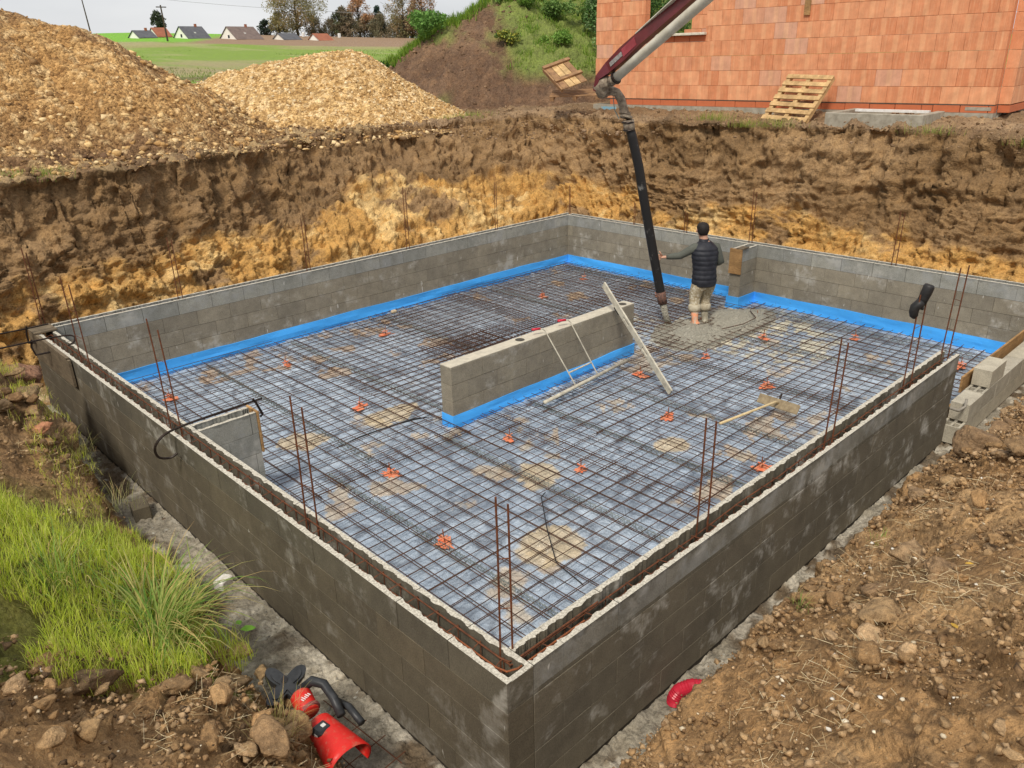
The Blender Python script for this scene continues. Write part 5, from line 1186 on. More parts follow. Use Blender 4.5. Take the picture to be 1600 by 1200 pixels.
# hair, ears, face
HC_ = Vector(JB['head1'][0])
b = MB(); ndir = l_*.55+f_*.85
def headring(z, rl, rf, off): return (tuple(HC_+Vector((0, 0, z))-f_*off), rl, rf)
ringbody([headring(-.075, .058, .040, .040), headring(-.05, .070, .060, .032), headring(-.03, .079, .078, .022), headring(0, .086, .092, .014), headring(.045, .087, .096, .006), headring(.08, .078, .086, .004), headring(.105, .055, .060, .004), headring(.118, .02, .022, .004)], 22, 'hair', simple('dark_hair', (.012, .010, .009), (.028, .022, .018), rough=.6, scale=60, bump=.004))
for s in (1, -1): MB().tube([HC_+l_*s*.080+Vector((0, 0, -.035)), HC_+l_*s*.092-f_*.006+Vector((0, 0, -.01)), HC_+l_*s*.085+Vector((0, 0, .015))], [.009, .013, .008], 8).obj('ear', SKINM, wk, smooth=True)
MB().tube([HC_+f_*.085+Vector((0, 0, .01)), HC_+f_*.108+Vector((0, 0, -.02))], [.009, .014], 8).obj('nose', SKINM, wk, smooth=True)
for s in (1, -1): MB().lathe([(.001, -.010), (.010, -.004), (.010, .004), (.001, .010)], 8, Matrix.Translation(HC_+f_*.082+l_*s*.03+Vector((0, 0, .005)))).obj('eye', WHITE, wk)
MB().tube([HC_+f_*.086+l_*.024+Vector((0, 0, -.052)), HC_+f_*.093+Vector((0, 0, -.05)), HC_+f_*.086-l_*.024+Vector((0, 0, -.052))], .005, 6).obj('mouth', REDR, wk)

# ------------------------------------------------------------------ things on the banks and in the trench
tag(MB().cbox((-.075, -.05, 0), (.075, .05, .09), .010).obj('brick_piece', simple('whitewashed', (.88, .86, .82), (.62, .56, .48), scale=30, bump=.006), loc=(-.14, 3.48, -1.12), rot=(0, .08, .5)), 'white broken brick lying in the left trench', 'brick')
tag(MB().cbox((-.12, -.08, 0), (.12, .08, .15), .006).obj('block_piece', B_OUT, loc=(-.20, 5.2, -1.12), rot=(0, .04, 1.4)), 'dark piece of concrete block in the left trench', 'block')
rp = empty('corrugated_pipe', 'bright red corrugated pipe end poking out of the right bank', 'pipe', (1.47, -.15, -1.09)); b = MB()
path = [(.0, .04, .0), (.0, .04, .05), (.03, .02, .11), (.09, -.03, .14), (.16, -.10, .13), (.26, -.22, .08)]; pts = []
for i in range(len(path)-1):
    for k in range(8): pts.append(Vector(path[i]).lerp(Vector(path[i+1]), k/8))
b.tube(pts, [.046+.005*(i % 2) for i in range(len(pts))], 16); b.obj('corrugated_tube', REDR, rp, smooth=False)
for (x, y, r, t) in [(5.15, -.42, .09, 'black plastic drain hose sticking out of the right bank'), (6.35, -.30, .10, 'black pipe end beside the free end of the right wall')]:
    tag(MB().tube([(0, 0, .0), (.06, .0, .10), (.16, -.06, .10), (.3, -.2, .0)], [r, r*1.05, r, r], 12).obj('drain_hose', BLACK, loc=(x, y, -1.08), smooth=True), t, 'pipe')
tag(MB().cbox((-.12, -.06, 0), (.12, .06, .04), .012).obj('foam_scrap', WHITE, loc=(6.98, -.42, -1.08), rot=(.1, .1, .3)), 'white foam scrap on the ground by the stepped blocks', 'scrap')
tag(MB().tube([(6.78, -.02, -.62), (6.86, -.09, -.66), (6.97, -.12, -.64), (7.05, -.1, -.58)], .016, 8).obj('strap', simple('grey_strap', (.33, .30, .25)), smooth=True), 'curved grey strap at the free end of the right wall', 'strap')
tag(MB().tube([(-.55, 9.2, -.05), (-.50, 9.3, -.5), (-.42, 9.35, -.95)], .03, 6).obj('rope', simple('grey_rope', (.22, .24, .22))), 'greyish rope hanging down the ochre face behind the left corner', 'rope')
tag(MB().cbox((-.07, -.05, 0), (.07, .05, .02), .005).obj('orange_scrap', ORANGE, loc=(-.35, 9.3, -.98), rot=(.4, .2, .8)), 'orange plastic scrap at the foot of the ochre face', 'scrap')
# mesh offcut in the left trench
mo = empty('mesh_offcut', 'thin rusty mesh offcut lying in the left trench by the red tool', 'steel mesh', (-.30, 1.2, -1.06), (0, 0, R_(4)))
for k in range(4): MB().tube([(-.30, -.36+k*.2, .02), (.14, -.36+k*.2, .03)], .0035, 5).obj('bar', RUST, mo)
for k in range(2): MB().tube([(-.16+k*.22, -.42, .035), (-.16+k*.22, .42, .02)], .0035, 5).obj('bar', RUST, mo)
# red machine with black star knob, black handle and open red guard
tl = empty('power_tool', 'red and black power tool with star shaped knob lying on the left bank', 'power tool', (-.62, 1.27, -.62))
tl.scale = (1.08, 1.08, 1.08)
F1 = Vector((-.02, -.62, -.03)).normalized()
q = F1.to_track_quat('X', 'Z').to_matrix().to_4x4()
def star(n=4, r0=.055, r1=.155, m=48):
    o = []
    for i in range(m):
        a = 2*math.pi*i/m; o.append(((r0+(r1-r0)*max(0, math.cos(a*n/2))**2**1)*math.cos(a), (r0+(r1-r0)*max(0, abs(math.cos(a*n/2)))**3)*math.sin(a)) if False else ((r0+(r1-r0)*abs(math.cos(a*n/2))**2.2)*math.cos(a), (r0+(r1-r0)*abs(math.cos(a*n/2))**2.2)*math.sin(a)))
    return o
kn = MB(); kn.poly(star(), -.03, .022, Matrix.Translation((0, .10, .10)) @ Matrix.Rotation(R_(24), 4, 'X') @ Matrix.Rotation(R_(18), 4, 'Z'))
kn.poly(star(4, .035, .115), .022, .034, Matrix.Translation((0, .10, .10)) @ Matrix.Rotation(R_(24), 4, 'X') @ Matrix.Rotation(R_(18), 4, 'Z'))
k_ = kn.obj('star_knob', BLKP, tl)
MB().lathe([(.020, .0), (.020, .012), (.008, .013)], 12, Matrix.Translation((0, .115, .135)) @ Matrix.Rotation(R_(24), 4, 'X')).obj('knob_bolt', BLACK, k_)
MB().lathe([(.055, -.06), (.062, -.055), (.062, .07), (.05, .085)], 20, Matrix.Translation((.02, -.07, .06)) @ Matrix.Rotation(R_(-75), 4, 'X') @ Matrix.Rotation(R_(10), 4, 'Y')).obj('red_canister', REDP, tl, smooth=True)
MB().lathe([(.063, -.012), (.066, -.01), (.066, .01), (.063, .012)], 20, Matrix.Translation((.02, -.11, .05)) @ Matrix.Rotation(R_(-75), 4, 'X')).obj('clear_band', simple('smoky_band', (.32, .10, .09)), tl)
for i in range(5): MB().box((-.03+i*.013, 0, 0), (-.024+i*.013, .022+(i % 2)*.008, .002), Matrix.Translation((.03, -.09, .124)) @ Matrix.Rotation(.3, 4, 'Z')).obj('lettering', WHITE, tl)
MB().tube([(.06, .02, .10), (.11, -.01, .14), (.15, -.07, .13), (.15, -.17, .09), (.13, -.27, .05)], [.026, .03, .028, .026, .026], 12).obj('handle_tube', BLKP, tl, smooth=True)
MB().tube([(.18, -.12, .02), (.20, -.24, .04), (.19, -.38, .03)], .022, 10).obj('lower_tube', BLKP, tl, smooth=True)
# open guard: a curved red shell
V, F = [], []; n, m = 18, 7
for s in (0, 1):
    for i in range(m):
        t = i/(m-1)
        for j in range(n):
            a = R_(-35)+R_(250)*j/(n-1); r = (.075+.055*t)-(.008 if s else 0); V.append((.02+r*1.0*math.cos(a)-.01*t, -.20-.34*t, .02+r*.75*math.sin(a)-.02*t))
for s in (0, 1):
    for i in range(m-1):
        for j in range(n-1): q_ = s*m*n+i*n+j; F.append((q_, q_+1, q_+n+1, q_+n))
for j in range(n-1):
    for i in (0, m-1): q_ = i*n+j; F.append((q_, q_+1, q_+1+m*n, q_+m*n))
for i in range(m-1):
    for j in (0, n-1): q_ = i*n+j; F.append((q_, q_+n, q_+n+m*n, q_+m*n))
MB().add(V, F).obj('red_guard', REDP, tl, smooth=True)
MB().cbox((-.10, -.33, .035), (-.01, -.25, .09), .012).obj('battery', BLKP, tl, rot=(0, 0, .15)); MB().cbox((-.055, -.305, .0885), (-.03, -.28, .0935), .002).obj('battery_label', WHITE, tl, rot=(0, 0, .15)); MB().cbox((-.102, -.31, .05), (-.0975, -.28, .07), .001).obj('battery_label', WHITE, tl, rot=(0, 0, .15))

# --- clods, stones, straw and grass on the near ground
nearR = GP[NF+NU:]; near_cols = np.where(FAR < .35)[0]
def near_pts(g, n, rmax, side=None, rmin=0):
    r = g.integers(rmin, rmax, n); c = near_cols[g.integers(0, len(near_cols), n)]; p = nearR[r, c]
    return p
def dens(p, g): return (p[:, 0] < .2)*1.+(p[:, 1] < 1)*1.
g = np.random.default_rng(77)
def area_pts(g, n, x0, x1, y0, y1, keep=None):
    x = g.uniform(x0, x1, n); y = g.uniform(y0, y1, n)
    if keep is not None: k = keep(x, y); x, y = x[k], y[k]
    z = np.array([gz(a, b) for a, b in zip(x, y)]); return np.stack([x, y, z], -1)
TANS = [(.37,.23,.11),(.44,.29,.15),(.32,.195,.092),(.50,.34,.19),(.26,.155,.075)]
noi = lambda x, y: fbm(P3(x*1.1, y*1.1), 3, 888)
right = area_pts(g, 42000, -.7, 9.5, -2.7, -.66, lambda x, y: noi(x, y)+g.random(len(x))*.8+.25*noi(x*4, y*4) > .25)
left = area_pts(g, 22000, -2.9, -.62, -.6, 8.8, lambda x, y: (noi(x, y)+g.random(len(x))*.9 > .3) & ((y < 1.9) | (y > 4.3)))
for nm, pp, cols, lab in (('soil_crumbs', right, TANS, 'crumbs and small clods of tan soil on the right bank'), ('soil_crumbs', left, TANS+[(.12,.075,.04)], 'crumbs and small clods on the left bank')):
    sz = .0035*(.024/.0035)**(g.random(len(pp))**1.9); pp[:, 2] += sz*.2
    tag(crumbs(nm, pp, sz*1.15, pick(g, cols, len(pp))*.85, CLODM, seed=9), lab, 'soil', kind='stuff')
big = []
for k in range(5): pass
def clod(x, y, s, label, grp, seed, tint=(.24, .15, .075), flat=.6):
    tint = tuple(v*1.12 for v in tint) if max(tint) < .35 else tint
    import bmesh
    bm = bmesh.new(); bmesh.ops.create_icosphere(bm, subdivisions=4 if s > .09 else 3, radius=1); P_ = np.array([v.co[:] for v in bm.verts]); r = np.random.default_rng(seed); q = r.uniform(0, 50, 3)
    nk = r.normal(0, 1, (13, 3)); nk /= np.linalg.norm(nk, axis=1)[:, None]; ck = r.uniform(.45, .85, 13)
    dp = P_ @ nk.T; d = np.where(dp > .05, ck/np.maximum(dp, .05), 9).min(1); d = np.minimum(d, 1.15)
    d = d+.10*fbm(P_*2.3+q, 3, seed)+.07*fbm(P_*7+q, 3, seed+2, .6)-.12*np.clip(.25-np.abs(fbm(P_*1.7+q, 3, seed+3)), 0, 1)*4*.25; sc_ = np.array([r.uniform(.85, 1.35), r.uniform(.7, 1.1), flat])*s
    V = P_*d[:, None]*sc_; F = np.array([[v.index for v in f.verts] for f in bm.faces]); bm.free()
    col = np.clip(np.asarray(tint)*(1+.35*fbm(P_*2+q, 3, seed+4))[:, None], 0, 1)
    o = link('soil_clod', np_mesh('soil_clod', V, F, SOIL, col), loc=(x, y, gz(x, y)+s*flat*.08), rot=(r.uniform(-.3, .3), r.uniform(-.3, .3), r.uniform(0, 6))); tag(o, label, 'clod', grp)
BIG = [(-.62,6.85,.24,'large reddish clod on top of the left soil heap',(.22,.12,.075)),(-.72,6.15,.15,'rounded grey brown clod at the trench edge below the reddish one',(.19,.13,.07)),(-1.3,6.2,.19,'dark clod on the far side of the left soil heap',(.15,.10,.055)),
  (-.78,5.55,.10,'small orange brown clod at the foot of the left soil heap',(.34,.16,.09)),(-1.0,5.8,.12,'flat dark clod in the middle of the left soil heap',(.15,.10,.055)),
  (-.62,2.10,.11,'flat slab of broken clay near the green leaf',(.30,.20,.11)),(-.75,1.82,.12,'pale clay slab beside the broken one on the left bank',(.32,.215,.12)),(-.62,1.75,.07,'small clay piece right above the tool knob',(.27,.18,.09)),
  (-.78,1.02,.13,'big rounded clod covering the lower side of the red tool',(.28,.18,.09)),(-1.0,.72,.16,'large tan clod at the bottom edge left of the tool',(.26,.165,.085)),(-1.25,1.35,.12,'brown clod among dry stalks on the left bank',(.22,.14,.07)),
  (-1.6,1.5,.14,'dark wet clod in the bottom left corner',(.17,.11,.06)),(-1.15,2.05,.10,'low clod just below the big grass tussock',(.25,.155,.08)),
  (4.15,-1.0,.22,'largest clod on the crest of the right bank',(.24,.155,.085)),(4.75,-.98,.13,'clod beside the largest one towards the pit end',(.22,.14,.075)),(5.4,-.95,.12,'clod overhanging the black drain hose',(.22,.14,.075)),
  (3.65,-1.35,.12,'squat clod behind the crest of the right bank',(.21,.135,.07)),(3.3,-.86,.11,'cracked flat clod at the edge in the middle of the right bank',(.27,.18,.10)),(2.35,-1.15,.15,'wide cracked slab of tan earth on the right bank',(.30,.20,.11)),
  (2.0,-1.42,.13,'rough clod beside the wide cracked slab',(.27,.175,.095)),(1.75,-1.2,.10,'round clod halfway down the right bank',(.25,.16,.085)),(1.35,-1.35,.10,'split clod above the red pipe',(.27,.18,.095)),(2.9,-1.75,.16,'broad smooth clod near the right edge',(.33,.23,.13)),
  (6.3,-.95,.14,'clod near the black pipe end by the free wall end',(.21,.135,.07)),(7.6,-1.0,.16,'weedy clod opposite the stepped blocks',(.18,.12,.06)),(9.9,-.75,.30,'large dark root filled lump at the end of the stepped blocks',(.12,.08,.042))]
for i, (x, y, s, lab, t) in enumerate(BIG): clod(x, y, s, lab, None, 900+i, t)
g2 = random.Random(4)
for i in range(60):
    if i % 2: x, y = g2.uniform(.3, 8), g2.uniform(-2.3, -.82)
    else: x, y = g2.uniform(-2.2, -.7), (g2.uniform(-.5, 2.2) if i % 4 else g2.uniform(5.4, 8.2))
    clod(x, y, g2.uniform(.035, .085), 'small tan soil clod among many on the right bank' if i % 2 else 'small brown soil clod among many on the left bank', 'small clods on the right bank' if i % 2 else 'small clods on the left bank', 1000+i, g2.choice(TANS[:4]))
def clod_field(name, pts, sizes, cols, lab, seed):
    import bmesh
    bm = bmesh.new(); bmesh.ops.create_icosphere(bm, subdivisions=3, radius=1); B = np.array([v.co[:] for v in bm.verts]); F = np.array([[v.index for v in f.verts] for f in bm.faces]); bm.free()
    r = np.random.default_rng(seed); T = []
    for k in range(14):
        nk = r.normal(0, 1, (11, 3)); nk /= np.linalg.norm(nk, axis=1)[:, None]; ck = r.uniform(.40, .80, 11); dp = B @ nk.T
        d = np.minimum(np.where(dp > .05, ck/np.maximum(dp, .05), 9).min(1), 1.2)+.10*fbm(B*2.5+k*7, 3, seed+k)+.06*fbm(B*7+k, 2, seed+k, .6); T.append(B*d[:, None]*np.array([r.uniform(.9, 1.5), r.uniform(.7, 1.1), r.uniform(.5, .8)]))
    T = np.array(T); n = len(pts); V = T[r.integers(0, 14, n)]; a = r.uniform(0, 6.28, n); c, s_ = np.cos(a)[:, None], np.sin(a)[:, None]; tl_ = r.normal(0, .25, (n, 1))
    x, y, z = V[..., 0], V[..., 1], V[..., 2]; x, z = x*np.cos(tl_)-z*np.sin(tl_), x*np.sin(tl_)+z*np.cos(tl_)
    V = np.stack([x*c-y*s_, x*s_+y*c, z], -1)*sizes[:, None, None]+pts[:, None, :]+np.array([0, 0, 1.])*(sizes*.12)[:, None, None]
    FF = F[None]+len(B)*np.arange(n)[:, None, None]; t = np.repeat(pick(r, cols, n, .12)*.80, len(B), 0)
    tag(link(name, np_mesh(name, V.reshape(-1, 3), FF.reshape(-1, 3), SOIL, t, True)), lab, 'soil', kind='stuff')
gq = np.random.default_rng(321); cn = lambda x, y: fbm(P3(x*1.3+4, y*1.3), 3, 990)
q_ = area_pts(gq, 1500, .1, 9.5, -2.7, -.68, lambda x, y: (cn(x, y)+gq.random(len(x))*.7 > .38))
clod_field('broken_clods', q_, .012*(.085/.012)**(gq.random(len(q_))**1.7), TANS[:4], 'broken tan clods covering the right bank', 41)
q_ = area_pts(gq, 1300, -2.6, -.55, -.6, 8.6, lambda x, y: (cn(x, y)+gq.random(len(x))*.8 > .3) & ((y < 1.6) | (y > 4.3)))
clod_field('broken_clods', q_, .012*(.085/.012)**(gq.random(len(q_))**1.7), TANS[:3]+[(.25,.15,.075),(.22,.135,.07)], 'broken brown clods covering the left bank', 42)
# rubble in the trenches
tr = np.concatenate([area_pts(g, 1500, -.55, -.01, .1, 8.6), area_pts(g, 1500, .1, 9.5, -.55, -.01)]); tr[:, 2] = -1.125
sz = .005*(.035/.005)**(g.random(len(tr))**2.5)
tag(rocks('trench_rubble', tr, sz, pick(g, [(.34,.32,.27),(.24,.22,.18),(.42,.40,.34),(.14,.10,.07)], len(tr)), STONEM, seed=12), 'grey mortar crumbs and grit on the trench floor', 'rubble', kind='stuff')
# pale pebbles
pp = np.concatenate([area_pts(g, 420, .2, 9, -2.8, -.8), area_pts(g, 120, -2.4, -.7, -.5, 8)]); sz = g.uniform(.004, .014, len(pp)); pp[:, 2] += .006
tag(rocks('pebbles', pp, sz, pick(g, [(.66,.58,.44),(.55,.46,.32),(.72,.68,.6)], len(pp)), STONEM, seed=13), 'small pale pebbles dotted over the banks', 'pebbles', kind='stuff')
# stones and crumbs along the far top edge and floor of the heaps
fr = area_pts(g, 4500, -3, 9.0, 10.9, 14.8, lambda x, y: g.random(len(x)) < .9); fr = fr[fr[:, 2] > 1.2]
sz = .012*(.07/.012)**(g.random(len(fr))**2.4); fr[:, 2] += sz*.2
tag(rocks('edge_gravel', fr, sz, pick(g, GC[:4]+[(.2,.12,.06)]*5, len(fr)), STONEM, seed=14), 'gravel and crumbs spread between the heaps and the pit edge', 'gravel', kind='stuff')
fr = area_pts(g, 4000, 8.5, 15, 1, 16); fr = fr[fr[:, 2] > 1.6]; sz = .010*(.05/.010)**(g.random(len(fr))**3); fr[:, 2] += sz*.2
tag(rocks('edge_clods', fr, sz, pick(g, [(.22,.14,.075),(.30,.20,.12),(.17,.105,.055)], len(fr)), CLODM, seed=15), 'crumbly brown clods between the pit edge and the house', 'soil', kind='stuff')
# dark clods lying at the front of the tall heap
cp = np.array([(x, y, gz(x, y)+.05) for x, y in zip(g.normal(3.4, .9, 260), g.normal(12.9, .25, 260))]); sz = .05*(.20/.05)**(g.random(260)**2)
tag(rocks('brown_clods', cp, sz, pick(g, [(.15,.085,.045),(.20,.12,.065),(.11,.065,.030)], 260), CLODM, seed=16), 'band of dark brown clods at the foot of the tall gravel heap', 'clods', kind='stuff')
# grass, near left bank
ng = lambda x, y: fbm(P3(x*1.6, y*1.6), 3, 889)
gp = area_pts(g, 34000, -3.0, -.55, 1.2, 5.3, lambda x, y: (ng(x, y) > -.12-.3*sstep(-.8, -1.6, x)) & (y > 1.45+.55*sstep(-1.2, -.7, x)+.35*ng(x*3, y*3)) & (y < 4.35+.6*ng(x*1.5, y*1.5)+.5*sstep(-.9, -1.6, x)))
n_ = len(gp); LGC = [(.60,.70,.05),(.72,.80,.08),(.44,.58,.05),(.76,.76,.14),(.76,.66,.26)]
o = blades('bank_grass', gp, g.uniform(.05, .18, n_), .0062, g.uniform(.2, 1.1, n_), pick(g, LGC, n_), GRASSM, seed=20, seg=3, tipt=pick(g, [(.52,.64,.08),(.60,.66,.14),(.44,.58,.07)], n_)); tag(o, 'bright green grass growing on the left bank', 'grass', kind='stuff')
gp = area_pts(g, 3500, -1.0, -.45, 4.3, 7.9, lambda x, y: ng(x*1.5, y*1.5) > .05); n_ = len(gp)
o = blades('trench_edge_grass', gp, g.uniform(.04, .14, n_), .004, g.uniform(.3, 1.2, n_), pick(g, LGC+[(.5,.44,.22)], n_), GRASSM, seed=21, seg=3); tag(o, 'thin grass along the edge of the left trench', 'grass', kind='stuff')
def tuft(name, x, y, n, h0, h1, w0, lab, seed, spread=.10, z=None, cols=None, lean=(.35, 1.25), curl=1.0, cat='grass tuft'):
    g = np.random.default_rng(seed); z = gz(x, y)-.02 if z is None else z; p = np.stack([g.normal(0, spread, n), g.normal(0, spread, n), np.zeros(n)], -1)
    cols = cols or [(.17,.33,.06),(.24,.42,.07),(.34,.46,.10),(.55,.50,.18)]
    az = np.arctan2(p[:, 1], p[:, 0])+g.normal(0, .7, n); root = empty(name, lab, cat, (x, y, z))
    o = blades('leaf_blades', p, g.uniform(h0, h1, n), w0, g.uniform(*lean, n), pick(g, cols, n), GRASSM, root, seed=seed, seg=6, tipt=pick(g, cols+[(.76,.62,.26),(.80,.52,.24)], n), curl=curl, az=az); o['kind'] = 'stuff'
tuft('grass_tussock', -1.05, 2.28, 430, .32, .80, .0125, 'big arching grass tussock with yellowing tips on the left bank', 51, .12, lean=(.65, 1.6), curl=1.2)
tuft('grass_tussock', -1.5, 2.6, 160, .2, .42, .008, 'smaller tussock behind the big arching one', 52, .12)
tuft('grass_tuft', -1.2, 1.9, 110, .15, .42, .007, 'straggling tuft hanging below the big tussock', 53, .12)
tuft('grass_tuft', -.52, 5.6, 60, .1, .3, .004, 'dry wispy tuft over the left trench edge', 54, .06, cols=[(.45,.42,.18),(.30,.36,.08)])
tuft('grass_tuft', -.55, 4.6, 70, .12, .32, .004, 'pale wispy tuft beside the dark block in the trench', 55, .08, cols=[(.52,.50,.28),(.34,.40,.10)])
tuft('grass_tuft', -.9, .95, 90, .08, .28, .0035, 'straw coloured tuft beside the red tool', 56, .08, cols=[(.55,.46,.20),(.42,.42,.12)])
tuft('grass_tuft', 1.55, -.86, 30, .05, .15, .003, 'tiny green tuft above the red pipe', 57, .03)
tuft('grass_tuft', 4.85, -.83, 70, .06, .17, .005, 'green tuft at the trench edge beside the drain hose', 58, .06)
tuft('grass_tuft', 2.75, -.83, 36, .05, .14, .004, 'small tuft in the middle of the right bank edge', 59, .03)
tuft('grass_tuft', 7.9, -.95, 160, .08, .25, .005, 'pale tangle of grass opposite the stepped blocks', 60, .16, cols=[(.5,.47,.25),(.36,.4,.12),(.25,.3,.08)])
tuft('grass_tuft', 9.4, -.80, 120, .08, .28, .006, 'tangle of roots and grass at the end of the stepped blocks', 61, .14, cols=[(.4,.36,.18),(.25,.3,.08)])
for i, (x, y, n, t) in enumerate([(12.0,6.6,260,'leftmost of the grass tufts on the pit edge below the pallet'),(12.15,5.9,240,'fuller grass tuft on the pit edge below the pallet'),(12.3,5.35,200,'rightmost of the grass tufts below the pallet'),(12.35,2.6,120,'wispy grass tuft on the pit edge below the drain pipe'),
      (12.2,.9,160,'grass tuft on the pit edge at the right frame'),(11.3,12.9,260,'grass tuft on the far corner edge of the pit'),(10.8,13.3,240,'grass patch beside the far corner edge of the pit'),(1.2,11.4,300,'bright grass tuft at the left frame on the pit edge'),(.75,11.5,300,'bright grass patch above the left pit edge')]):
    tuft('grass_tuft', x, y, n, .06, .2, .007, t, 70+i, .24, cols=[(.17,.30,.04),(.24,.38,.06),(.32,.4,.08)], lean=(.1, .8))
# straw
def straw(name, pts, l0, l1, lab, seed):
    g = np.random.default_rng(seed); n = len(pts); ln = g.uniform(l0, l1, n); a = g.uniform(0, 6.28, n); e = g.normal(0, .18, n); d = np.stack([np.cos(a)*np.cos(e), np.sin(a)*np.cos(e), np.sin(e)], -1)*ln[:, None]/2; s = np.stack([-np.sin(a), np.cos(a), np.zeros(n)], -1)*.0010
    p = pts+np.array([0, 0, .012]); up_ = np.array([0, 0, .0015]); V = np.stack([p-d-s, p+d-s, p+d+up_, p-d+up_, p-d+s, p+d+s], 1); F = np.array([[0, 1, 2, 3], [3, 2, 5, 4]])[None]+6*np.arange(n)[:, None, None]
    tag(link(name, np_mesh(name, V.reshape(-1, 3), F.reshape(-1, 4), STRAWM, np.repeat(pick(g, [(.58,.46,.27),(.46,.35,.19),(.66,.56,.36),(.30,.22,.12)], n), 6, 0), False)), lab, 'straw', kind='stuff')
cl = np.concatenate([area_pts(g, 70, cx-.35, cx+.35, cy-.22, cy+.22) for cx, cy in [(1.9,-1.35),(1.2,-1.55),(1.55,-1.75),(2.5,-.9),(.75,-1.2),(2.2,-1.9),(.4,-1.5),(3.0,-1.2)]])
straw('dry_stalks', cl, .02, .13, 'dry straw and stalks lying on the right bank', 22)
cl = np.concatenate([area_pts(g, 55, cx-.25, cx+.25, cy-.25, cy+.25) for cx, cy in [(-1.05,1.2),(-1.3,1.0),(-.8,2.3),(-.85,3.2),(-1.0,.6),(-.8,5.3)]])
straw('dry_stalks', cl, .03, .15, 'dry straw and stalks lying on the left bank', 23)
# leaves
def leaf(x, y, z, s, mat, lab, rot=0):
    b = MB(); o = [(0, 0, 0), (.35, .28, .06), (.75, .22, .05), (1, 0, 0), (.75, -.22, .05), (.35, -.28, .06)]; b.add([(p[0]*s, p[1]*s, p[2]*s) for p in o], [(0, 1, 2, 3), (0, 3, 4, 5)])
    tag(b.obj('leaf', mat, loc=(x, y, z), rot=(.1, .15, rot)), lab, 'leaf')
LG = simple('fresh_leaf', (.20, .42, .05)); LY = simple('yellow_leaf', (.62, .38, .06))
leaf(-.52, 2.25, gz(-.52, 2.25)+.03, .11, LG, 'fresh green lobed leaf at the left trench edge', -.4)
leaf(-.50, 2.28, gz(-.5, 2.28)+.035, .08, LG, 'smaller green leaf touching the lobed one', 1.4)
leaf(1.1, -1.75, gz(1.1, -1.75)+.02, .05, LY, 'yellow fallen leaf near the bottom right', .8)
leaf(2.1, -1.55, gz(2.1, -1.55)+.02, .045, LY, 'pale yellow leaf further up the right bank', 2.0)

# ------------------------------------------------------------------ far background
def fz(x, y): return float(base_z(np.array(float(x)), np.array(float(y))))
WALLW = simple('render_white', (.86, .84, .78), (.78, .75, .68), scale=.5, bump=0)
SLATE = simple('slate_roof', (.085, .088, .10), (.13, .13, .14), scale=2, bump=0); TILE = simple('tile_roof', (.20, .15, .13), (.14, .105, .095), scale=2, bump=0); REDT = simple('red_tile_roof', (.36, .13, .07), (.27, .10, .06), scale=2, bump=0)
DARKG = simple('dark_glass', (.03, .035, .045), rough=.2)
def far_house(x, y, ang, ln, dp, hw, hr, roof, label, chim=True, win=True, dz=0):
    root = empty('house', label, 'house', (x, y, fz(x, y)+dz), (0, 0, ang)); root.scale = (.46, .46, .46); b = MB(); h = dp/2
    b.add([(0, -h, -1), (ln, -h, -1), (ln, h, -1), (0, h, -1), (0, -h, hw), (ln, -h, hw), (ln, h, hw), (0, h, hw), (0, 0, hw+hr), (ln, 0, hw+hr)],
          [(0, 1, 5, 4), (2, 3, 7, 6), (1, 2, 6, 9, 5), (3, 0, 4, 8, 7), (4, 5, 9, 8), (6, 7, 8, 9)]); b.obj('walls', WALLW, root)
    k = .35
    r = MB(); r.add([(-.3, -h-k, hw-k*hr/h+.12), (ln+.3, -h-k, hw-k*hr/h+.12), (ln+.3, 0, hw+hr+.12), (-.3, 0, hw+hr+.12), (ln+.3, h+k, hw-k*hr/h+.12), (-.3, h+k, hw-k*hr/h+.12),
          (-.3, -h-k, hw-k*hr/h), (ln+.3, -h-k, hw-k*hr/h), (ln+.3, 0, hw+hr), (-.3, 0, hw+hr), (ln+.3, h+k, hw-k*hr/h), (-.3, h+k, hw-k*hr/h)],
          [(0, 1, 2, 3), (3, 2, 4, 5), (0, 6, 7, 1), (5, 4, 10, 11), (0, 3, 9, 6), (3, 5, 11, 9), (1, 7, 8, 2), (2, 8, 10, 4)]); ro = r.obj('roof', roof, root)
    if chim: MB().box((ln*.7, -.3, hw+hr-.5), (ln*.7+.6, .3, hw+hr+.8)).obj('chimney', REDT, ro)
    if win:
        for yy in (-.5,): MB().box((-.03, yy-.45, hw+.25), (0.0, yy+.45, hw+1.15)).obj('window', DARKG, root)
        MB().box((ln*.45, -h*.62-.02, hw+hr*.38), (ln*.45+.5, -h*.5, hw+hr*.52)).obj('skylight', WHITE, ro)
far_house(43.2, 119.6, R_(8), 5.5, 6, .2, 1.9, SLATE, 'small dark roofed house at the far left edge of the field', win=False)
far_house(48.6, 116.8, R_(8), 7.4, 8.2, .0, 3.3, SLATE, 'white gabled house with dark slate roof and skylight in the distance')
far_house(54.0, 113.5, R_(8), 9.4, 9.0, .0, 3.5, TILE, 'largest distant house, white gable and grey brown roof')
far_house(60.5, 111.0, R_(8), 6.5, 6.0, .0, 1.8, SLATE, 'low distant house with dark roof', win=False, chim=False)
far_house(64.5, 108.0, R_(8), 5.5, 5.5, .0, 1.9, REDT, 'small distant house with red tiled roof', win=False, chim=False)
far_house(46.6, 121.5, R_(8), 4.5, 5.5, .2, 2.4, REDT, 'red roofed house half hidden behind the utility pole', win=False, chim=False)
far_house(82, 95.5, R_(8), 5, 6, 2.2, 2.0, TILE, 'white gabled house peeping between the trees', chim=False)
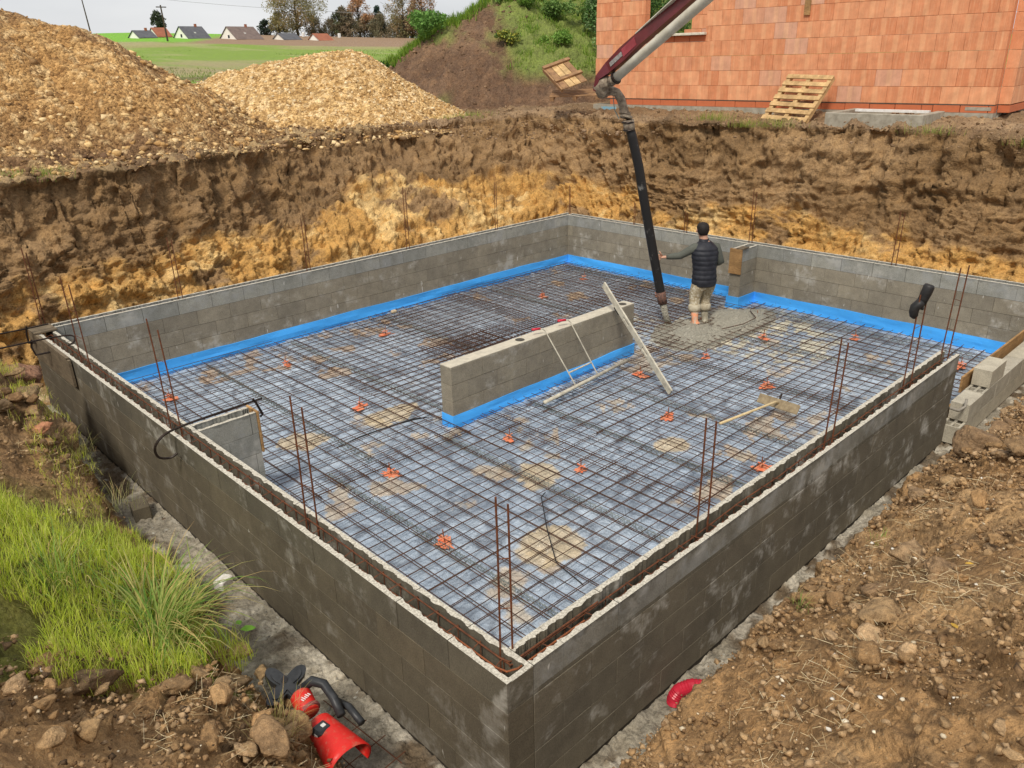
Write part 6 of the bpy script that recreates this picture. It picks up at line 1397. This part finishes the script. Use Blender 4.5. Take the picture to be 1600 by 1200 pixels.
# trees: tapered trunk, limbs, leaf faces in clumps
BARK = simple('bark', (.085, .068, .05), (.05, .04, .03), scale=3)
def tree(name, x, y, h, r, cols, nleaf, size, label, seed, crown0=.3, shape=1.0, conical=False, trunk=.25, bare=0.):
    rr = random.Random(seed); g = np.random.default_rng(seed); root = empty(name, label, 'tree', (x, y, fz(x, y)-.2)); b = MB()
    b.tube([(0, 0, 0), (rr.uniform(-.1, .1), 0, h*.4), (rr.uniform(-.2, .2), rr.uniform(-.2, .2), h*.8)], [trunk, trunk*.7, trunk*.2], 7); cs = []
    for i in range(70):
        t = crown0+(1-crown0)*rr.random(); a = rr.uniform(0, 6.28)
        prof = (1-t)**.9*1.3 if conical else math.sin(math.pi*min(1, max(.06, ((t-crown0)/(1-crown0))*.82+.16)))**.7
        q = r*prof*rr.random()**.45; c = Vector((q*math.cos(a), q*math.sin(a), h*t*.97)); cs.append(c)
        if i < 44: s = Vector((0, 0, h*max(.15, t-.22))); b.tube([s, s.lerp(c, .55)+Vector((0, 0, .1)), c], [trunk*.28, trunk*.14, trunk*.05], 4)
    for i in range(int(60*bare)):
        c = rr.choice(cs); e = c+Vector((rr.uniform(-1, 1)*r*.35, rr.uniform(-1, 1)*r*.35, rr.uniform(.2, 1)*h*.14)); b.tube([c, e], [trunk*.07, .02], 3)
    b.obj('trunk', BARK, root); cs = np.array([c[:] for c in cs]); k = g.integers(0, len(cs), nleaf); d = g.normal(0, 1, (nleaf, 3)); d /= np.linalg.norm(d, axis=1)[:, None]
    p = cs[k]+d*r*.30*shape*(g.random((nleaf, 1))**.5); u = g.normal(0, 1, (nleaf, 3)); u /= np.linalg.norm(u, axis=1)[:, None]; v = np.cross(u, g.normal(0, 1, (nleaf, 3))); v /= np.linalg.norm(v, axis=1)[:, None]; s = size*g.uniform(.5, 1.3, (nleaf, 1))
    V = np.stack([p-u*s, p+v*s*.6, p+u*s, p-v*s*.6], 1); cl = pick(g, cols, len(cs), .3)[k]*g.uniform(.75, 1.25, (nleaf, 1))
    o = link('crown', np_mesh('crown', V.reshape(-1, 3), np.arange(nleaf*4).reshape(-1, 4), LEAFM, np.repeat(np.clip(cl, 0, 1), 4, 0), False), root); o['kind'] = 'stuff'
def polar(px, r):      # a spot at distance r (m) on the bearing of a known landmark
    return (CAM.x+r*math.cos(px), CAM.y+r*math.sin(px))
def bear(deg): return R_(deg)
OAK = [(.24,.21,.09),(.30,.26,.11),(.19,.18,.08),(.36,.25,.12)]
B0 = lambda px: math.atan2(*reversed([ (fwd+r2*((px-800)/1230.55)+u2*(545/1230.55)).x, (fwd+r2*((px-800)/1230.55)+u2*(545/1230.55)).y]))
def T_(name, px, r, h, wd, cols, nl, size, *a, **k):
    f = 152/r if r > 90 else 1; x, y = polar(B0(px), r*f+random.uniform(-2, 2)); tree(name, x, y, h*f*.93, wd*f*.93, cols, nl, size*f*.8, *a, **k)
T_('oak_tree', 466, 108, 7.2, 3.5, OAK, 15000, .105, 'big olive brown oak standing on the horizon left of the tree line', 201, crown0=.12, bare=1)
T_('round_tree', 251, 125, 3.1, 1.0, [(.045,.06,.030),(.07,.085,.05)], 1800, .16, 'round dark tree beside the utility pole', 202, crown0=.25)
T_('conifer', 416, 120, 2.3, 1.15, [(.03,.045,.03),(.045,.06,.04)], 1800, .14, 'small dark conifer left of the oak', 203, crown0=.05)
T_('birch_tree', 563, 115, 5.6, 1.9, [(.46,.25,.12),(.55,.33,.18),(.38,.25,.15)], 4200, .13, 'slender birch with orange brown autumn leaves in the tree line', 204, crown0=.2, bare=1)
T_('conifer', 592, 112, 4.2, 1.35, [(.03,.06,.045),(.045,.08,.055)], 3600, .15, 'blue green conifer right of the orange birch', 205, crown0=.02, conical=True)
T_('dark_tree', 537, 112, 3.9, 1.6, [(.10,.12,.06),(.18,.15,.09),(.25,.19,.12)], 3200, .15, 'dark tree left of the orange birch', 206, crown0=.1)
T_('bare_tree', 632, 108, 5.7, 2.6, [(.34,.29,.13),(.42,.31,.17),(.25,.22,.11)], 4200, .12, 'wide thinning tree with yellowish twigs in the tree line', 207, crown0=.1, bare=3)
T_('bare_tree', 660, 106, 5.6, 2.2, [(.40,.24,.14),(.32,.22,.13)], 3600, .12, 'reddish brown tree at the right end of the tree line', 208, crown0=.15, bare=3)
T_('bare_tree', 645, 104, 3.6, 2.2, [(.33,.33,.13),(.27,.27,.11)], 3600, .12, 'olive shrubby tree in front of the reddish brown one', 209, crown0=.03, bare=2)
T_('sapling', 748, 46, 2.6, .5, [(.16,.18,.10),(.2,.2,.12)], 420, .08, 'thin young tree sticking up behind the mound ridge', 210, crown0=.4, trunk=.05, bare=.5)
for i, (px, r, h, wd, lab) in enumerate([(437, 107, 3.0, 1.1, 'grey brown shrub left of the oak trunk'), (492, 107, 2.8, 1.3, 'dark shrub under the right side of the oak'), (520, 109, 2.4, 1.6, 'brownish hedge shrub right of the oak'), (545, 108, 2.7, 1.8, 'brownish hedge shrub below the dark tree'),
        (570, 108, 2.8, 1.8, 'brownish hedge shrub below the birch'), (596, 107, 2.9, 1.8, 'brownish hedge shrub below the conifer'), (622, 106, 3.0, 1.8, 'yellowish hedge shrub below the wide tree'), (672, 104, 2.9, 1.6, 'dark shrub at the right end of the tree line'), (690, 100, 2.3, 1.8, 'low purple brown shrub right of the tree line'), (715, 92, 1.9, 1.8, 'low bare shrub nearest the mound')]):
    T_('hedge_shrub', px, r, h, wd, [(.26,.22,.13),(.32,.25,.15),(.19,.18,.10)] if i != 6 else [(.40,.34,.12),(.30,.28,.11)], 3600, .10, lab, 220+i, crown0=.03, trunk=.08, bare=1.5)
# pole, mast, wire, sign
def P_far(px, py, r): 
    d = fwd+r2*((px-800)/1230.55)-u2*((py-600)/1230.55); return CAM+d*(r/math.hypot(d.x, d.y))
pp_ = P_far(260, 52, 120); up_ = empty('utility_pole', 'wooden utility pole with crossarm by the round dark tree', 'pole', pp_)
MB().tube([(0, 0, -1), (-.15, 0, 3.3)], [.13, .09], 8).obj('pole', BARK, up_); MB().box((-.75, -.05, 3.0), (.55, .05, 3.12)).obj('crossarm', BARK, up_)
tp_ = P_far(141, 45, 90); mt_ = empty('radio_mast', 'thin dark mast rising behind the tall gravel heap', 'mast', tp_)
MB().tube([(0, 0, -1), (-.25, 0, 3.2)], [.07, .04], 6).obj('mast_tube', BARK, mt_); MB().box((-.6, -.03, 3.0), (.15, .03, 3.06)).obj('mast_crossbar', BARK, mt_)
a, c = P_far(60, -22, 150), P_far(920, 26, 110)
tag(MB().tube([a.lerp(c, t)+Vector((0, 0, -1.2*math.sin(math.pi*t))) for t in np.linspace(0, 1, 14)], .028, 4).obj('power_line', simple('wire_grey', (.30, .31, .33))), 'thin power line crossing the grey sky above the field', 'wire')
sx, sy = polar(B0(611), 42); sg = empty('round_sign', 'white round marker sign on a stake in the field', 'sign', (sx, sy, fz(sx, sy)))
MB().tube([(0, 0, -.2), (0, 0, .75)], .03, 6).obj('stake', WHITE, sg); MB().lathe([(.001, -.015), (.15, -.015), (.15, .015), (.001, .015)], 20, Matrix.Translation((0, 0, .85)) @ Matrix.Rotation(HP, 4, 'Y') @ Matrix.Rotation(.8, 4, 'X')).obj('sign_disc', WHITE, sg)
MB().bar((0, 0, .25), (-.22, .2, .18), .05, .03).obj('arm', WHITE, sg)
for px, r, lab in ((530, 140, 'white marker post at the far edge of the ploughed field'), (474, 141, 'white marker post under the oak')):
    x, y = polar(B0(px), r); tag(MB().cbox((-.2, -.2, 0), (.2, .2, .7), .07).obj('marker_post', WHITE, loc=(x, y, fz(x, y))), lab, 'marker')
# rough grass of the field
def tuft_field():
    g = np.random.default_rng(90); n = 16000; a = np.radians(g.uniform(50, 78, n)); r = 26*(95/26)**g.random(n); x = CAM.x+r*np.cos(a); y = CAM.y+r*np.sin(a); k = fbm(P3(x*.12, y*.12), 3, 99) > -.12; x, y, r = x[k], y[k], r[k]
    p = np.stack([x, y, base_z(x, y)-.03], -1); n = len(p)
    o = blades('field_grass', p, g.uniform(.06, .2, n), .02+.0006*r, g.uniform(.1, .9, n), pick(g, [(.15,.24,.030),(.21,.31,.05),(.30,.31,.12),(.12,.2,.03)], n), GRASSM, seed=91, seg=2); tag(o, 'rough green grass of the field beyond the heaps', 'grass', kind='stuff')
tuft_field()
